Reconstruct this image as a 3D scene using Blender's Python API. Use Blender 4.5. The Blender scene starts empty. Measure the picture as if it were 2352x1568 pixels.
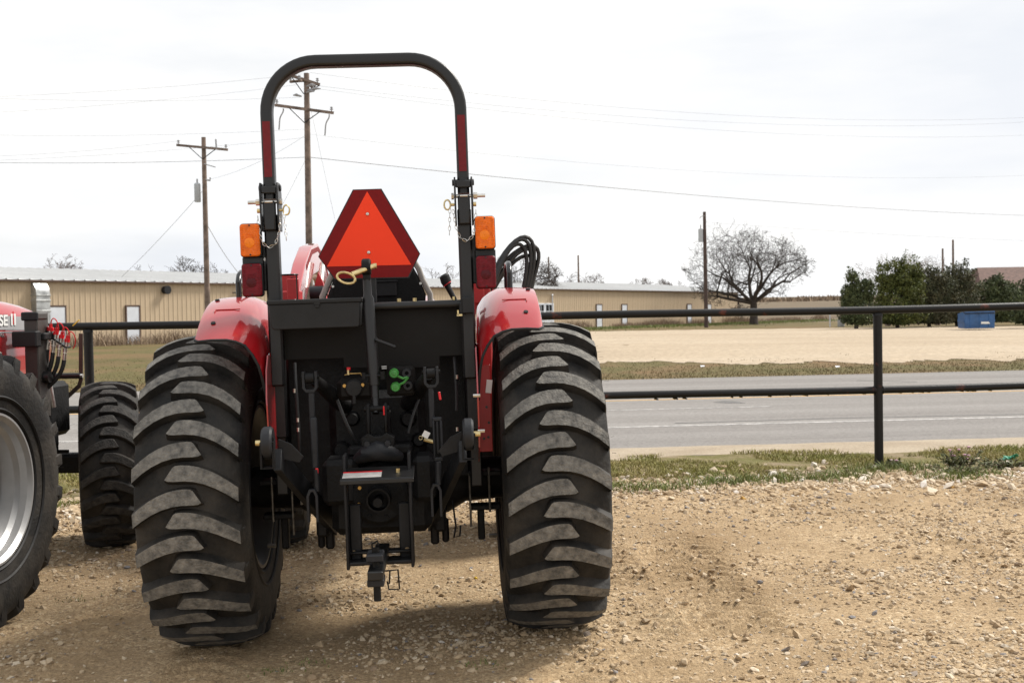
import bpy, math, random
import numpy as np
from mathutils import Vector, Matrix

scn = bpy.context.scene
random.seed(7)
rng = np.random.default_rng(7)
R = math.radians

# ------------------------------------------------------------------ camera
CAM_H, YAW, PITCH, ROLL = 1.42, 0.055, math.atan(86/2700), 0.02
r0 = Vector((math.cos(YAW), -math.sin(YAW), 0)); f0 = Vector((math.sin(YAW), math.cos(YAW), 0)); u0 = Vector((0, 0, 1))
fw = f0*math.cos(PITCH) - u0*math.sin(PITCH); up = u0*math.cos(PITCH) + f0*math.sin(PITCH)
cr = r0*math.cos(ROLL) - up*math.sin(ROLL); cu = up*math.cos(ROLL) + r0*math.sin(ROLL)
cd = bpy.data.cameras.new('camera'); cam = bpy.data.objects.new('camera', cd)
scn.collection.objects.link(cam); scn.camera = cam
cam.matrix_world = Matrix(((cr.x, cu.x, -fw.x, 0), (cr.y, cu.y, -fw.y, 0), (cr.z, cu.z, -fw.z, CAM_H), (0, 0, 0, 1)))
cd.sensor_width = 36; cd.lens = 36*2700/2352; cd.clip_end = 6000; cd.clip_start = .05
cd.dof.use_dof = True; cd.dof.focus_distance = 4.75; cd.dof.aperture_fstop = 10

# ------------------------------------------------------------------ sky and sun
SUN_AZ, SUN_EL = R(62), R(47)          # azimuth from +Y towards +X
w = bpy.data.worlds.new('World'); scn.world = w; w.use_nodes = True
nt = w.node_tree; nt.nodes.clear()
out = nt.nodes.new('ShaderNodeOutputWorld'); bg = nt.nodes.new('ShaderNodeBackground')
sky = nt.nodes.new('ShaderNodeTexSky'); sky.sky_type = 'NISHITA'; sky.sun_disc = False
sky.sun_elevation = SUN_EL; sky.sun_rotation = SUN_AZ; sky.air_density = 1.0; sky.dust_density = 2.0
tc = nt.nodes.new('ShaderNodeTexCoord'); mp = nt.nodes.new('ShaderNodeMapping')
mp.inputs['Scale'].default_value = (1.3, 1.3, 5.5); mp.inputs['Location'].default_value = (.35, .2, .1)
nz = nt.nodes.new('ShaderNodeTexNoise'); nz.inputs['Scale'].default_value = 2.1; nz.inputs['Detail'].default_value = 7; nz.inputs['Roughness'].default_value = .55
rp = nt.nodes.new('ShaderNodeValToRGB'); rp.color_ramp.elements[0].position = .26; rp.color_ramp.elements[0].color = (.82, .82, .82, 1)
rp.color_ramp.elements[1].position = .5; rp.color_ramp.elements[1].color = (1, 1, 1, 1)
nz2 = nt.nodes.new('ShaderNodeTexNoise'); nz2.inputs['Scale'].default_value = 1.4; nz2.inputs['Detail'].default_value = 6
rp2 = nt.nodes.new('ShaderNodeValToRGB')
rp2.color_ramp.elements[0].position = .36; rp2.color_ramp.elements[0].color = (.80, .825, .87, 1)
rp2.color_ramp.elements[1].position = .62; rp2.color_ramp.elements[1].color = (1.0, .99, .965, 1)
vm = nt.nodes.new('ShaderNodeVectorMath'); vm.operation = 'SCALE'; vm.inputs['Scale'].default_value = 11.2
mx = nt.nodes.new('ShaderNodeMix'); mx.data_type = 'RGBA'
L = nt.links.new
L(tc.outputs['Generated'], mp.inputs['Vector']); L(mp.outputs['Vector'], nz.inputs['Vector']); L(nz.outputs['Fac'], rp.inputs['Fac'])
L(mp.outputs['Vector'], nz2.inputs['Vector']); L(nz2.outputs['Fac'], rp2.inputs['Fac']); L(rp2.outputs['Color'], vm.inputs[0])
L(rp.outputs['Color'], mx.inputs['Factor']); L(sky.outputs['Color'], mx.inputs['A']); L(vm.outputs['Vector'], mx.inputs['B'])
L(mx.outputs['Result'], bg.inputs['Color']); bg.inputs['Strength'].default_value = .1
L(bg.outputs['Background'], out.inputs['Surface'])

sd = bpy.data.lights.new('sun', 'SUN'); so = bpy.data.objects.new('sun', sd); scn.collection.objects.link(so)
sd.energy = 5.0; sd.angle = R(14); sd.color = (1, .95, .87)
sdir = Vector((math.sin(SUN_AZ)*math.cos(SUN_EL), math.cos(SUN_AZ)*math.cos(SUN_EL), math.sin(SUN_EL)))
so.rotation_euler = sdir.to_track_quat('Z', 'Y').to_euler(); so.location = (30, 20, 40)
vs = scn.view_settings
vs.view_transform = 'Standard'; vs.look = 'None'; vs.exposure = 0; vs.gamma = 1; vs.use_curve_mapping = False
scn.cycles.use_denoising = True; scn.cycles.max_bounces = 6

# ------------------------------------------------------------------ helpers
COL = scn.collection

def tag(o, label=None, cat=None, group=None, kind=None):
    if label: o['label'] = label
    if cat: o['category'] = cat
    if group: o['group'] = group
    if kind: o['kind'] = kind
    return o

def empty(name, loc=(0, 0, 0), rot=(0, 0, 0), parent=None):
    o = bpy.data.objects.new(name, None); COL.objects.link(o); o.location = loc; o.rotation_euler = rot
    o.empty_display_size = .2
    if parent: o.parent = parent
    return o

class MB:
    def __init__(s): s.v = []; s.f = []; s.m = []
    def add(s, vs, fs, mi=0):
        b = len(s.v); s.v += [tuple(p) for p in vs]
        for f in fs: s.f.append(tuple(i+b for i in f)); s.m.append(mi)
        return s
    def convex(s, vs, fs, mi=0):
        c = sum((Vector(p) for p in vs), Vector())/len(vs); o = []
        for f in fs:
            P = [Vector(vs[i]) for i in f]; n = (P[1]-P[0]).cross(P[2]-P[0]); m = sum(P, Vector())/len(P)
            o.append(f if n.dot(m-c) >= 0 else tuple(reversed(f)))
        return s.add(vs, o, mi)
    def box(s, c, size, bev=0, rot=None, mi=0):
        c = Vector(c); h = [x/2 for x in size]
        if rot is None: M = Matrix.Identity(3)
        elif isinstance(rot, Matrix): M = rot
        else: 
            from mathutils import Euler
            M = Euler(rot).to_matrix()
        if bev <= 0:
            vs = [c+M@Vector((x*h[0], y*h[1], z*h[2])) for x in (-1, 1) for y in (-1, 1) for z in (-1, 1)]
            return s.convex(vs, [(0, 1, 3, 2), (4, 5, 7, 6), (0, 1, 5, 4), (2, 3, 7, 6), (0, 2, 6, 4), (1, 3, 7, 5)], mi)
        bev = min(bev, min(h)*.95); idx = {}; vs = []
        for x in (-1, 1):
            for y in (-1, 1):
                for z in (-1, 1):
                    for a in range(3):
                        p = [x*h[0], y*h[1], z*h[2]]
                        for b in range(3):
                            if b != a: p[b] -= math.copysign(bev, p[b])
                        idx[(x, y, z, a)] = len(vs); vs.append(c+M@Vector(p))
        fs = []; S = (-1, 1)
        for a in range(3):
            b, d = [i for i in range(3) if i != a]
            for sa in S:
                q = []
                for sb, sdd in ((-1, -1), (1, -1), (1, 1), (-1, 1)):
                    k = [0, 0, 0]; k[a] = sa; k[b] = sb; k[d] = sdd; q.append(idx[(*k, a)])
                fs.append(tuple(q))
            for sb in S:
                for sdd in S:
                    q = []
                    for sa, ax in ((-1, b), (1, b), (1, d), (-1, d)):
                        k = [0, 0, 0]; k[a] = sa; k[b] = sb; k[d] = sdd; q.append(idx[(*k, ax)])
                    fs.append(tuple(q))
        for x in S:
            for y in S:
                for z in S: fs.append(tuple(idx[(x, y, z, a)] for a in range(3)))
        return s.convex(vs, fs, mi)
    def tube(s, pts, r, n=8, cap=True, mi=0, closed=False):
        P = [Vector(p) for p in pts]; k = len(P)
        rr = r if isinstance(r, (list, tuple)) else [r]*k
        T = []
        for i in range(k):
            a = P[(i-1) % k] if (i > 0 or closed) else P[0]; b = P[(i+1) % k] if (i < k-1 or closed) else P[-1]
            T.append((b-a).normalized())
        u = T[0].orthogonal().normalized(); vs = []; fs = []
        for i in range(k):
            u = (u - T[i]*u.dot(T[i]))
            u = u.normalized() if u.length > 1e-6 else T[i].orthogonal().normalized()
            w_ = T[i].cross(u)
            for j in range(n):
                a = 2*math.pi*j/n; vs.append(P[i]+(u*math.cos(a)+w_*math.sin(a))*rr[i])
        m = k if closed else k-1
        for i in range(m):
            for j in range(n):
                i2 = (i+1) % k; fs.append((i*n+j, i*n+(j+1) % n, i2*n+(j+1) % n, i2*n+j))
        if cap and not closed:
            fs.append(tuple(reversed(range(n)))); fs.append(tuple(range((k-1)*n, k*n)))
        return s.add(vs, fs, mi)
    def cyl(s, a, b, r, r2=None, n=14, mi=0): return s.tube([a, b], [r, r if r2 is None else r2], n, True, mi)
    def sweep(s, pts, prof, side, mi=0, closed=False):
        """closed profile [(a,b)]: a along in-plane normal, b along the constant axis side"""
        P = [Vector(p) for p in pts]; k = len(P); n = len(prof); sv = Vector(side); vs = []; fs = []
        for i in range(k):
            a = P[max(i-1, 0)]; b = P[min(i+1, k-1)]
            t = (b-a).normalized(); nn = sv.cross(t).normalized()
            # mitre
            d = 1.0
            if 0 < i < k-1:
                c = (P[i]-P[i-1]).normalized().dot((P[i+1]-P[i]).normalized()); d = 1/math.sqrt(max(.2, (1+c)/2))
            for (pa, pb) in prof: vs.append(P[i]+nn*pa*d+sv*pb)
        for i in range(k-1):
            for j in range(n): fs.append((i*n+j, i*n+(j+1) % n, (i+1)*n+(j+1) % n, (i+1)*n+j))
        fs.append(tuple(reversed(range(n)))); fs.append(tuple(range((k-1)*n, k*n)))
        return s.add(vs, fs, mi)
    def lathe(s, prof, n=48, c=(0, 0, 0), axis='x', mi=0, loop=False):
        vs = []; fs = []; k = len(prof); c = Vector(c)
        for i in range(n):
            a = 2*math.pi*i/n; ca, sa = math.cos(a), math.sin(a)
            for (x, r) in prof:
                p = {'x': (x, r*ca, r*sa), 'y': (r*sa, x, r*ca), 'z': (r*ca, r*sa, x)}[axis]
                vs.append(c+Vector(p))
        for i in range(n):
            for j in range(k if loop else k-1):
                a = i*k+j; b = i*k+(j+1) % k; i2 = (i+1) % n
                fs.append((a, b, i2*k+(j+1) % k, i2*k+j))
        return s.add(vs, fs, mi)
    def prism(s, poly, axis, a0, a1, mi=0):
        n = len(poly)
        def P(u, v, a): return {'x': (a, u, v), 'y': (u, a, v), 'z': (u, v, a)}[axis]
        vs = [P(u, v, a0) for u, v in poly]+[P(u, v, a1) for u, v in poly]
        ar = sum(poly[i][0]*poly[(i+1) % n][1]-poly[(i+1) % n][0]*poly[i][1] for i in range(n))
        flip = (ar > 0) != (a1 > a0)
        if axis == 'y': flip = not flip
        fs = [tuple(reversed(range(n))), tuple(range(n, 2*n))]+[(i, (i+1) % n, n+(i+1) % n, n+i) for i in range(n)]
        if flip: fs = [tuple(reversed(f)) for f in fs]
        return s.add(vs, fs, mi)
    def build(s, name, mats, parent=None, loc=None, ang=35, bev=0, label=None, mirror=False):
        me = bpy.data.meshes.new(name)
        v = [(-x, y, z) for x, y, z in s.v] if mirror else s.v
        f = [tuple(reversed(q)) for q in s.f] if mirror else s.f
        me.from_pydata(v, [], f)
        if not isinstance(mats, (list, tuple)): mats = [mats]
        for m in mats: me.materials.append(m)
        if len(mats) > 1: me.polygons.foreach_set('material_index', s.m)
        me.polygons.foreach_set('use_smooth', [True]*len(me.polygons)); me.update()
        me.set_sharp_from_angle(angle=R(ang))
        return obj(name, me, parent, loc, bev, label)

def obj(name, me, parent=None, loc=None, bev=0, label=None):
    o = bpy.data.objects.new(name, me); COL.objects.link(o)
    if parent: o.parent = parent
    if loc: o.location = loc
    if bev:
        b = o.modifiers.new('bevel', 'BEVEL'); b.width = bev; b.segments = 2; b.limit_method = 'ANGLE'; b.angle_limit = R(40); b.harden_normals = False
    if label: o['label'] = label
    return o

def np_mesh(name, V, F, mat, smooth=False, attrs=None):
    V = np.asarray(V, np.float32); F = np.asarray(F, np.int32)
    me = bpy.data.meshes.new(name); k = F.shape[1]
    me.vertices.add(len(V)); me.vertices.foreach_set('co', V.ravel())
    me.loops.add(F.size); me.loops.foreach_set('vertex_index', F.ravel())
    me.polygons.add(len(F)); me.polygons.foreach_set('loop_start', np.arange(0, F.size, k, dtype=np.int32))
    me.polygons.foreach_set('loop_total', np.full(len(F), k, np.int32))
    me.polygons.foreach_set('use_smooth', np.full(len(F), smooth))
    me.update(calc_edges=True)
    if attrs:
        for n, a in attrs.items():
            at = me.attributes.new(n, 'FLOAT', 'POINT'); at.data.foreach_set('value', np.asarray(a, np.float32))
    me.materials.append(mat)
    return me

def vnoise(x, y, seed=0):
    def h(i, j):
        n = (i*374761393 + j*668265263 + seed*982451653) & 0xffffffff
        n = ((n ^ (n >> 13))*1274126177) & 0xffffffff
        return ((n ^ (n >> 16)) & 0xffff)/65535.0
    x = np.asarray(x, float); y = np.asarray(y, float)
    xi = np.floor(x).astype(np.int64); yi = np.floor(y).astype(np.int64); fx = x-xi; fy = y-yi
    fx = fx*fx*(3-2*fx); fy = fy*fy*(3-2*fy)
    return (h(xi, yi)*(1-fx)+h(xi+1, yi)*fx)*(1-fy)+(h(xi, yi+1)*(1-fx)+h(xi+1, yi+1)*fx)*fy

def fbm(x, y, seed=0, o=4):
    s = 0; a = .5
    for k in range(o): s = s+a*vnoise(x*2**k, y*2**k, seed+k); a *= .5
    return s

def sstep(a, b, x):
    t = np.clip((np.asarray(x, float)-a)/(b-a), 0, 1); return t*t*(3-2*t)

# ------------------------------------------------------------------ materials
def mat(name, col, rough=.5, metal=0., var=.0, vscale=8., bump=0., bscale=60., coat=0., col2=None, spec=.5, rvar=0., attr=None, trans=0., coat_ior=1.5, detail=5, contrast=(.35, .65), coords='Object'):
    m = bpy.data.materials.new(name); m.use_nodes = True; t = m.node_tree; b = t.nodes['Principled BSDF']
    b.inputs['Base Color'].default_value = (*col, 1); b.inputs['Roughness'].default_value = rough; b.inputs['Metallic'].default_value = metal
    b.inputs['Specular IOR Level'].default_value = spec
    b.inputs['Coat Weight'].default_value = coat; b.inputs['Coat Roughness'].default_value = .04; b.inputs['Coat IOR'].default_value = coat_ior
    if trans: b.inputs['Transmission Weight'].default_value = trans
    tcn = t.nodes.new('ShaderNodeTexCoord'); vec = tcn.outputs[coords]
    if var or col2 or rvar:
        n = t.nodes.new('ShaderNodeTexNoise'); n.inputs['Scale'].default_value = vscale; n.inputs['Detail'].default_value = detail; n.inputs['Roughness'].default_value = .6
        t.links.new(vec, n.inputs['Vector'])
        r = t.nodes.new('ShaderNodeValToRGB'); t.links.new(n.outputs['Fac'], r.inputs['Fac'])
        c2 = col2 if col2 else tuple(min(1, c*(1+var)) for c in col); c1 = col if col2 else tuple(c*(1-var) for c in col)
        r.color_ramp.elements[0].position = contrast[0]; r.color_ramp.elements[1].position = contrast[1]
        r.color_ramp.elements[0].color = (*c1, 1); r.color_ramp.elements[1].color = (*c2, 1)
        src = r.outputs['Color']
        if attr:
            a = t.nodes.new('ShaderNodeAttribute'); a.attribute_name = attr
            ar = t.nodes.new('ShaderNodeMapRange'); ar.inputs['To Min'].default_value = .55; ar.inputs['To Max'].default_value = 1.4
            t.links.new(a.outputs['Fac'], ar.inputs['Value'])
            vmx = t.nodes.new('ShaderNodeVectorMath'); vmx.operation = 'SCALE'
            t.links.new(src, vmx.inputs[0]); t.links.new(ar.outputs['Result'], vmx.inputs['Scale']); src = vmx.outputs['Vector']
        t.links.new(src, b.inputs['Base Color'])
        if rvar:
            mr = t.nodes.new('ShaderNodeMapRange'); mr.inputs['From Min'].default_value = .3; mr.inputs['From Max'].default_value = .7
            mr.inputs['To Min'].default_value = max(0, rough-rvar); mr.inputs['To Max'].default_value = min(1, rough+rvar)
            t.links.new(n.outputs['Fac'], mr.inputs['Value']); t.links.new(mr.outputs['Result'], b.inputs['Roughness'])
    if bump:
        n2 = t.nodes.new('ShaderNodeTexNoise'); n2.inputs['Scale'].default_value = bscale; n2.inputs['Detail'].default_value = 4
        t.links.new(vec, n2.inputs['Vector'])
        bp = t.nodes.new('ShaderNodeBump'); bp.inputs['Strength'].default_value = bump; bp.inputs['Distance'].default_value = .01
        t.links.new(n2.outputs['Fac'], bp.inputs['Height']); t.links.new(bp.outputs['Normal'], b.inputs['Normal'])
    return m

M = {}
M['red'] = mat('red_paint', (.36, .008, .012), .34, 0, .06, 3, .03, 220, spec=.25, coat=1.0, rvar=.05, coat_ior=1.75)
M['red_flat'] = mat('red_bracket_paint', (.36, .009, .010), .42, 0, .12, 9, .04, 160)
M['black'] = mat('black_steel_paint', (.0055, .0055, .006), .42, 0, .3, 6, .06, 140, rvar=.1)
M['black_gloss'] = mat('black_gloss_paint', (.010, .010, .011), .2, 0, .2, 5)
M['plastic'] = mat('black_moulded_plastic', (.010, .0103, .0112), .55, 0, .2, 12, .12, 400, spec=.35)
M['panel'] = mat('dusty_dark_panel', (.0065, .0055, .0048), .65, 0, .4, 3, .05, 90, rvar=.15, spec=.25)
M['cast'] = mat('dark_cast_iron', (.0055, .0055, .006), .6, 0, .5, 14, .3, 70, rvar=.15, spec=.25)
M['greysteel'] = mat('grey_painted_steel', (.016, .017, .020), .5, 0, .3, 18, .08, 90, spec=.3)
M['zinc'] = mat('zinc_plated_steel', (.62, .60, .56), .32, 1, .15, 40)
M['brass'] = mat('yellow_zinc_steel', (.62, .50, .26), .34, 1, .2, 40, .05, 200)
M['bolt_y'] = mat('yellow_bolt_head', (.55, .33, .10), .4, .8, .2, 60)
M['rubber'] = mat('tyre_rubber', (.008, .0077, .0073), .7, 0, vscale=6, bump=.35, bscale=55, col2=(.055, .047, .038), contrast=(.42, .8), detail=9, spec=.35)
M['rubber_side'] = mat('tyre_sidewall_rubber', (.010, .010, .0105), .55, 0, .3, 7, .12, 30, spec=.35)
M['lug'] = mat('dusty_lug_rubber', (.058, .058, .057), .85, 0, vscale=30, bump=.7, bscale=110, col2=(.27, .255, .228), contrast=(.28, .74), detail=10, spec=.2)
M['lug_clean_shaded'] = mat('clean_shaded_lug_rubber', (.022, .0215, .021), .8, 0, vscale=30, bump=.6, bscale=110, col2=(.075, .070, .063), contrast=(.35, .8), detail=10, spec=.25)  # cleaner front lugs, with the shade on them also darkened into the colour
M['rim'] = mat('silver_rim_paint', (.42, .42, .42), .38, .55, .1, 6, .03, 100)
M['rim_dark'] = mat('darker_grey_rim', (.07, .07, .072), .5, .3, .2, 6, .03, 100)  # darker, less metallic version of the silver rim
M['amber'] = mat('amber_lens', (.78, .145, .002), .22, 0, .15, 40, .4, 160, spec=.35)
M['amber_core'] = mat('amber_lens_core', (.92, .22, .004), .25, 0, .1, 60, .3, 160, spec=.35)
M['zinc_shaded'] = mat('shaded_zinc_steel', (.16, .15, .135), .5, .9, .3, 30)  # zinc with the shade around the clamp rods painted into its colour
M['label_shaded'] = mat('shaded_label', (.33, .32, .31), .6, 0, .15, 30)  # white label greyed to carry the hitch area's shade in its colour
M['mast'] = mat('brown_grey_mast_paint', (.045, .040, .036), .45, 0, .25, 6, .05, 60)
M['arm'] = mat('dark_grey_arm_paint', (.010, .0102, .0115), .5, 0, .35, 9, .1, 80, spec=.3)
M['redlens'] = mat('red_lens', (.135, .002, .008), .3, 0, .2, 30, .3, 120, spec=.25)
M['redlens_d'] = mat('red_lens_core', (.075, .002, .006), .3, 0, .2, 30, .3, 120, spec=.25)
M['orange'] = mat('fluorescent_orange_film', (1.0, .062, .020), .6, 0, .02, 5, spec=.2)
M['smvred'] = mat('red_reflective_film', (.19, .003, .004), .5, 0, .06, 40, spec=.2)
M['strip'] = mat('red_reflective_tape', (.15, .006, .010), .45, 0, .1, 60, .2, 400, spec=.3)
M['white'] = mat('white_decal', (.78, .78, .76), .4)
M['decalgrey'] = mat('grey_decal', (.36, .36, .37), .35)
M['chrome'] = mat('chrome_letter', (.62, .62, .63), .25, .8)
M['green'] = mat('green_plastic_cap', (.055, .26, .05), .45, 0, .15, 40)
M['yellow'] = mat('yellow_plastic', (.75, .50, .03), .45, 0, .1, 20)
M['seatgrey'] = mat('grey_moulded_trim', (.30, .28, .25), .5, 0, .1, 9)
M['seat'] = mat('black_vinyl', (.004, .004, .004), .6, 0, .2, 20, .2, 120, spec=.25)
M['hose'] = mat('hydraulic_hose_rubber', (.013, .013, .014), .5, 0, .3, 30, .1, 200)
M['redcap'] = mat('red_plastic_cap', (.60, .012, .018), .35, 0, .1, 30)
M['pipe'] = mat('black_pipe_paint', (.006, .0058, .006), .45, 0, vscale=6.5, bump=.12, bscale=60, col2=(.09, .022, .012), contrast=(.62, .70), detail=9, spec=.3)
M['rustybar'] = mat('olive_bar_paint', (.045, .036, .026), .5, 0, .4, 14)
M['duct'] = mat('galvanised_duct', (.42, .43, .43), .4, .7, .35, 2.5)
M['tan'] = mat('tan_wall_sheet', (.50, .39, .265), .5, 0, .07, .8, .02, 20)
M['brown'] = mat('brown_trim', (.10, .06, .045), .5, 0, .2, 4)
M['roof'] = mat('pale_metal_roof', (.62, .62, .61), .45, .0, .06, .5)
M['doorw'] = mat('white_door_paint', (.62, .65, .70), .5, 0, .06, 2)
M['glass'] = mat('dark_window_glass', (.02, .025, .03), .06, 0)
M['wood'] = mat('weathered_pole_wood', (.17, .125, .10), .85, 0, .4, 3, .4, 20)
M['woodd'] = mat('dark_pole_wood', (.075, .05, .042), .85, 0, .3, 3, .4, 20)
M['insul'] = mat('grey_insulator', (.30, .30, .31), .35, 0, .2, 20)
M['transf'] = mat('grey_transformer_paint', (.42, .44, .46), .4, 0, .1, 6)
M['wire'] = mat('weathered_wire', (.24, .24, .25), .6)
M['bark'] = mat('oak_bark', (.055, .043, .036), .9, 0, .4, 3, .4, 12)
M['twig'] = mat('grey_brown_twigs', (.13, .10, .085), .9, 0, .3, 3)
M['twigpale'] = mat('pale_winter_twigs', (.22, .165, .135), .9, 0, .3, 3)
M['leaf_y'] = mat('yellow_green_cedar', (.055, .075, .016), .75, 0, .5, 1.3, col2=(.115, .128, .026), attr='tone')
M['leaf_d'] = mat('dark_green_cedar', (.045, .065, .026), .75, 0, .5, 1.3, col2=(.095, .115, .042), attr='tone')
M['leaf_b'] = mat('grey_green_foliage', (.050, .064, .030), .75, 0, .5, 1.0, col2=(.105, .095, .05), attr='tone')
M['blue'] = mat('blue_dumpster_paint', (.028, .10, .26), .45, 0, .2, 2.5, .1, 12)
M['conc'] = mat('grey_utility_box', (.30, .30, .29), .6, 0, .15, 4)
M['shingle'] = mat('brown_shingles', (.115, .065, .052), .85, 0, .25, 3, .4, 9)
M['brickhouse'] = mat('tan_house_wall', (.33, .24, .17), .8, 0, .15, 2)
M['plantgreen'] = mat('green_weed_leaf', (.10, .14, .030), .7, 0, .4, 8, col2=(.20, .215, .065), attr='tone')
M['grass'] = mat('verge_grass', (.20, .205, .045), .8, 0, .4, 1.6, col2=(.32, .26, .10), attr='tone')
M['drybrush'] = mat('dry_brush', (.20, .145, .10), .9, 0, .3, .8, col2=(.30, .22, .15), attr='tone')
M['pinkflower'] = mat('pale_pink_flower', (.55, .32, .40), .7)
M['tarpgreen'] = mat('green_plastic_scrap', (.01, .24, .13), .4)
M['paper'] = mat('white_paper_litter', (.75, .76, .80), .7)

def ground_mat(name, stops, scale, fine, bump, bscale, pebble=None, stretch=None):
    """colour from a broad noise through stops, modulated by fine grain; bump from the grain"""
    m = bpy.data.materials.new(name); m.use_nodes = True; t = m.node_tree; b = t.nodes['Principled BSDF']
    b.inputs['Roughness'].default_value = .92; b.inputs['Specular IOR Level'].default_value = .2
    tcn = t.nodes.new('ShaderNodeTexCoord')
    n = t.nodes.new('ShaderNodeTexNoise'); n.inputs['Scale'].default_value = scale; n.inputs['Detail'].default_value = 8; n.inputs['Roughness'].default_value = .65
    if stretch:
        mpn = t.nodes.new('ShaderNodeMapping'); mpn.inputs['Scale'].default_value = stretch; t.links.new(tcn.outputs['Object'], mpn.inputs['Vector']); t.links.new(mpn.outputs['Vector'], n.inputs['Vector'])
    else: t.links.new(tcn.outputs['Object'], n.inputs['Vector'])
    r = t.nodes.new('ShaderNodeValToRGB'); t.links.new(n.outputs['Fac'], r.inputs['Fac'])
    el = r.color_ramp.elements
    while len(el) < len(stops): el.new(.5)
    for e, (p, c) in zip(el, stops): e.position = p; e.color = (*c, 1)
    n2 = t.nodes.new('ShaderNodeTexNoise'); n2.inputs['Scale'].default_value = fine; n2.inputs['Detail'].default_value = 6; n2.inputs['Roughness'].default_value = .7
    t.links.new(tcn.outputs['Object'], n2.inputs['Vector'])
    mr = t.nodes.new('ShaderNodeMapRange'); mr.inputs['From Min'].default_value = .3; mr.inputs['From Max'].default_value = .7; mr.inputs['To Min'].default_value = .72; mr.inputs['To Max'].default_value = 1.26
    t.links.new(n2.outputs['Fac'], mr.inputs['Value'])
    v = t.nodes.new('ShaderNodeVectorMath'); v.operation = 'SCALE'; t.links.new(r.outputs['Color'], v.inputs[0]); t.links.new(mr.outputs['Result'], v.inputs['Scale'])
    t.links.new(v.outputs['Vector'], b.inputs['Base Color'])
    n3 = t.nodes.new('ShaderNodeTexNoise'); n3.inputs['Scale'].default_value = bscale; n3.inputs['Detail'].default_value = 6; n3.inputs['Roughness'].default_value = .75
    t.links.new(tcn.outputs['Object'], n3.inputs['Vector'])
    bp = t.nodes.new('ShaderNodeBump'); bp.inputs['Strength'].default_value = bump; bp.inputs['Distance'].default_value = .02
    t.links.new(n3.outputs['Fac'], bp.inputs['Height']); last = bp.outputs['Normal']
    if pebble:
        col = v.outputs['Vector']
        for sc_, amt, dist in pebble:
            wn = t.nodes.new('ShaderNodeTexNoise'); wn.inputs['Scale'].default_value = sc_*.9
            t.links.new(tcn.outputs['Object'], wn.inputs['Vector'])
            wa = t.nodes.new('ShaderNodeMix'); wa.data_type = 'VECTOR'; wa.inputs['Factor'].default_value = .012
            t.links.new(tcn.outputs['Object'], wa.inputs['A']); t.links.new(wn.outputs['Color'], wa.inputs['B'])
            vo = t.nodes.new('ShaderNodeTexVoronoi'); vo.inputs['Scale'].default_value = sc_; t.links.new(wa.outputs['Result'], vo.inputs['Vector'])
            sp = t.nodes.new('ShaderNodeSeparateColor'); t.links.new(vo.outputs['Color'], sp.inputs['Color'])
            rr = t.nodes.new('ShaderNodeValToRGB'); e_ = rr.color_ramp.elements
            st_ = [(0, (.62, .62, .66)), (.12, (.80, .74, .66)), (.5, (1.0, .97, .93)), (.85, (1.2, 1.2, 1.18)), (1, (1.45, 1.52, 1.6))]
            while len(e_) < len(st_): e_.new(.5)
            for q, (pp, cc) in zip(e_, st_): q.position = pp; q.color = (*cc, 1)
            t.links.new(sp.outputs['Red'], rr.inputs['Fac'])
            mm = t.nodes.new('ShaderNodeMix'); mm.data_type = 'RGBA'; mm.blend_type = 'MULTIPLY'; pf = t.nodes.new('ShaderNodeMapRange'); pf.inputs['From Min'].default_value = .40; pf.inputs['From Max'].default_value = .58; pf.inputs['To Min'].default_value = amt*.25; pf.inputs['To Max'].default_value = amt; t.links.new(n.outputs['Fac'], pf.inputs['Value']); t.links.new(pf.outputs['Result'], mm.inputs['Factor'])
            t.links.new(col, mm.inputs['A']); t.links.new(rr.outputs['Color'], mm.inputs['B']); col = mm.outputs['Result']
            inv = t.nodes.new('ShaderNodeMath'); inv.operation = 'MULTIPLY_ADD'; inv.inputs[1].default_value = -1.0; inv.inputs[2].default_value = 1.0
            t.links.new(vo.outputs['Distance'], inv.inputs[0])
            ml = t.nodes.new('ShaderNodeMath'); ml.operation = 'MULTIPLY'; t.links.new(inv.outputs[0], ml.inputs[0]); t.links.new(sp.outputs['Green'], ml.inputs[1])
            b2 = t.nodes.new('ShaderNodeBump'); b2.inputs['Strength'].default_value = .8; b2.inputs['Distance'].default_value = dist
            t.links.new(ml.outputs[0], b2.inputs['Height']); t.links.new(last, b2.inputs['Normal']); last = b2.outputs['Normal']
        t.links.new(col, b.inputs['Base Color'])
    t.links.new(last, b.inputs['Normal'])
    return m

M['yard'] = ground_mat('packed_tan_gravel', [(.3, (.30, .205, .112)), (.48, (.395, .287, .172)), (.7, (.455, .352, .23))], 1.1, 70, .5, 120, pebble=[(62, .8, .008), (130, .7, .005)])
M['verge'] = ground_mat('patchy_verge', [(.36, (.29, .225, .145)), (.46, (.235, .19, .095)), (.58, (.155, .145, .045)), (.7, (.25, .195, .105))], 2.6, 45, 1.0, 60)
M['shoulder'] = ground_mat('pale_dirt_shoulder', [(.3, (.30, .24, .172)), (.6, (.385, .32, .24))], 1.2, 40, .5, 60)
M['road'] = ground_mat('pale_worn_asphalt', [(.34, (.185, .172, .162)), (.5, (.222, .208, .196)), (.66, (.252, .238, .226))], 1.0, 22, .35, 60, stretch=(.03, .9, 1))
M['bank'] = ground_mat('dry_green_grass_bank', [(.33, (.165, .10, .048)), (.45, (.14, .10, .045)), (.58, (.10, .088, .030)), (.72, (.155, .11, .055))], .35, 9, .9, 12)
M['clearing'] = ground_mat('cream_crushed_rock', [(.3, (.34, .27, .19)), (.5, (.39, .315, .228)), (.7, (.43, .355, .265))], 1.0, 5, .6, 12, stretch=(.06, .25, 1))
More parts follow.
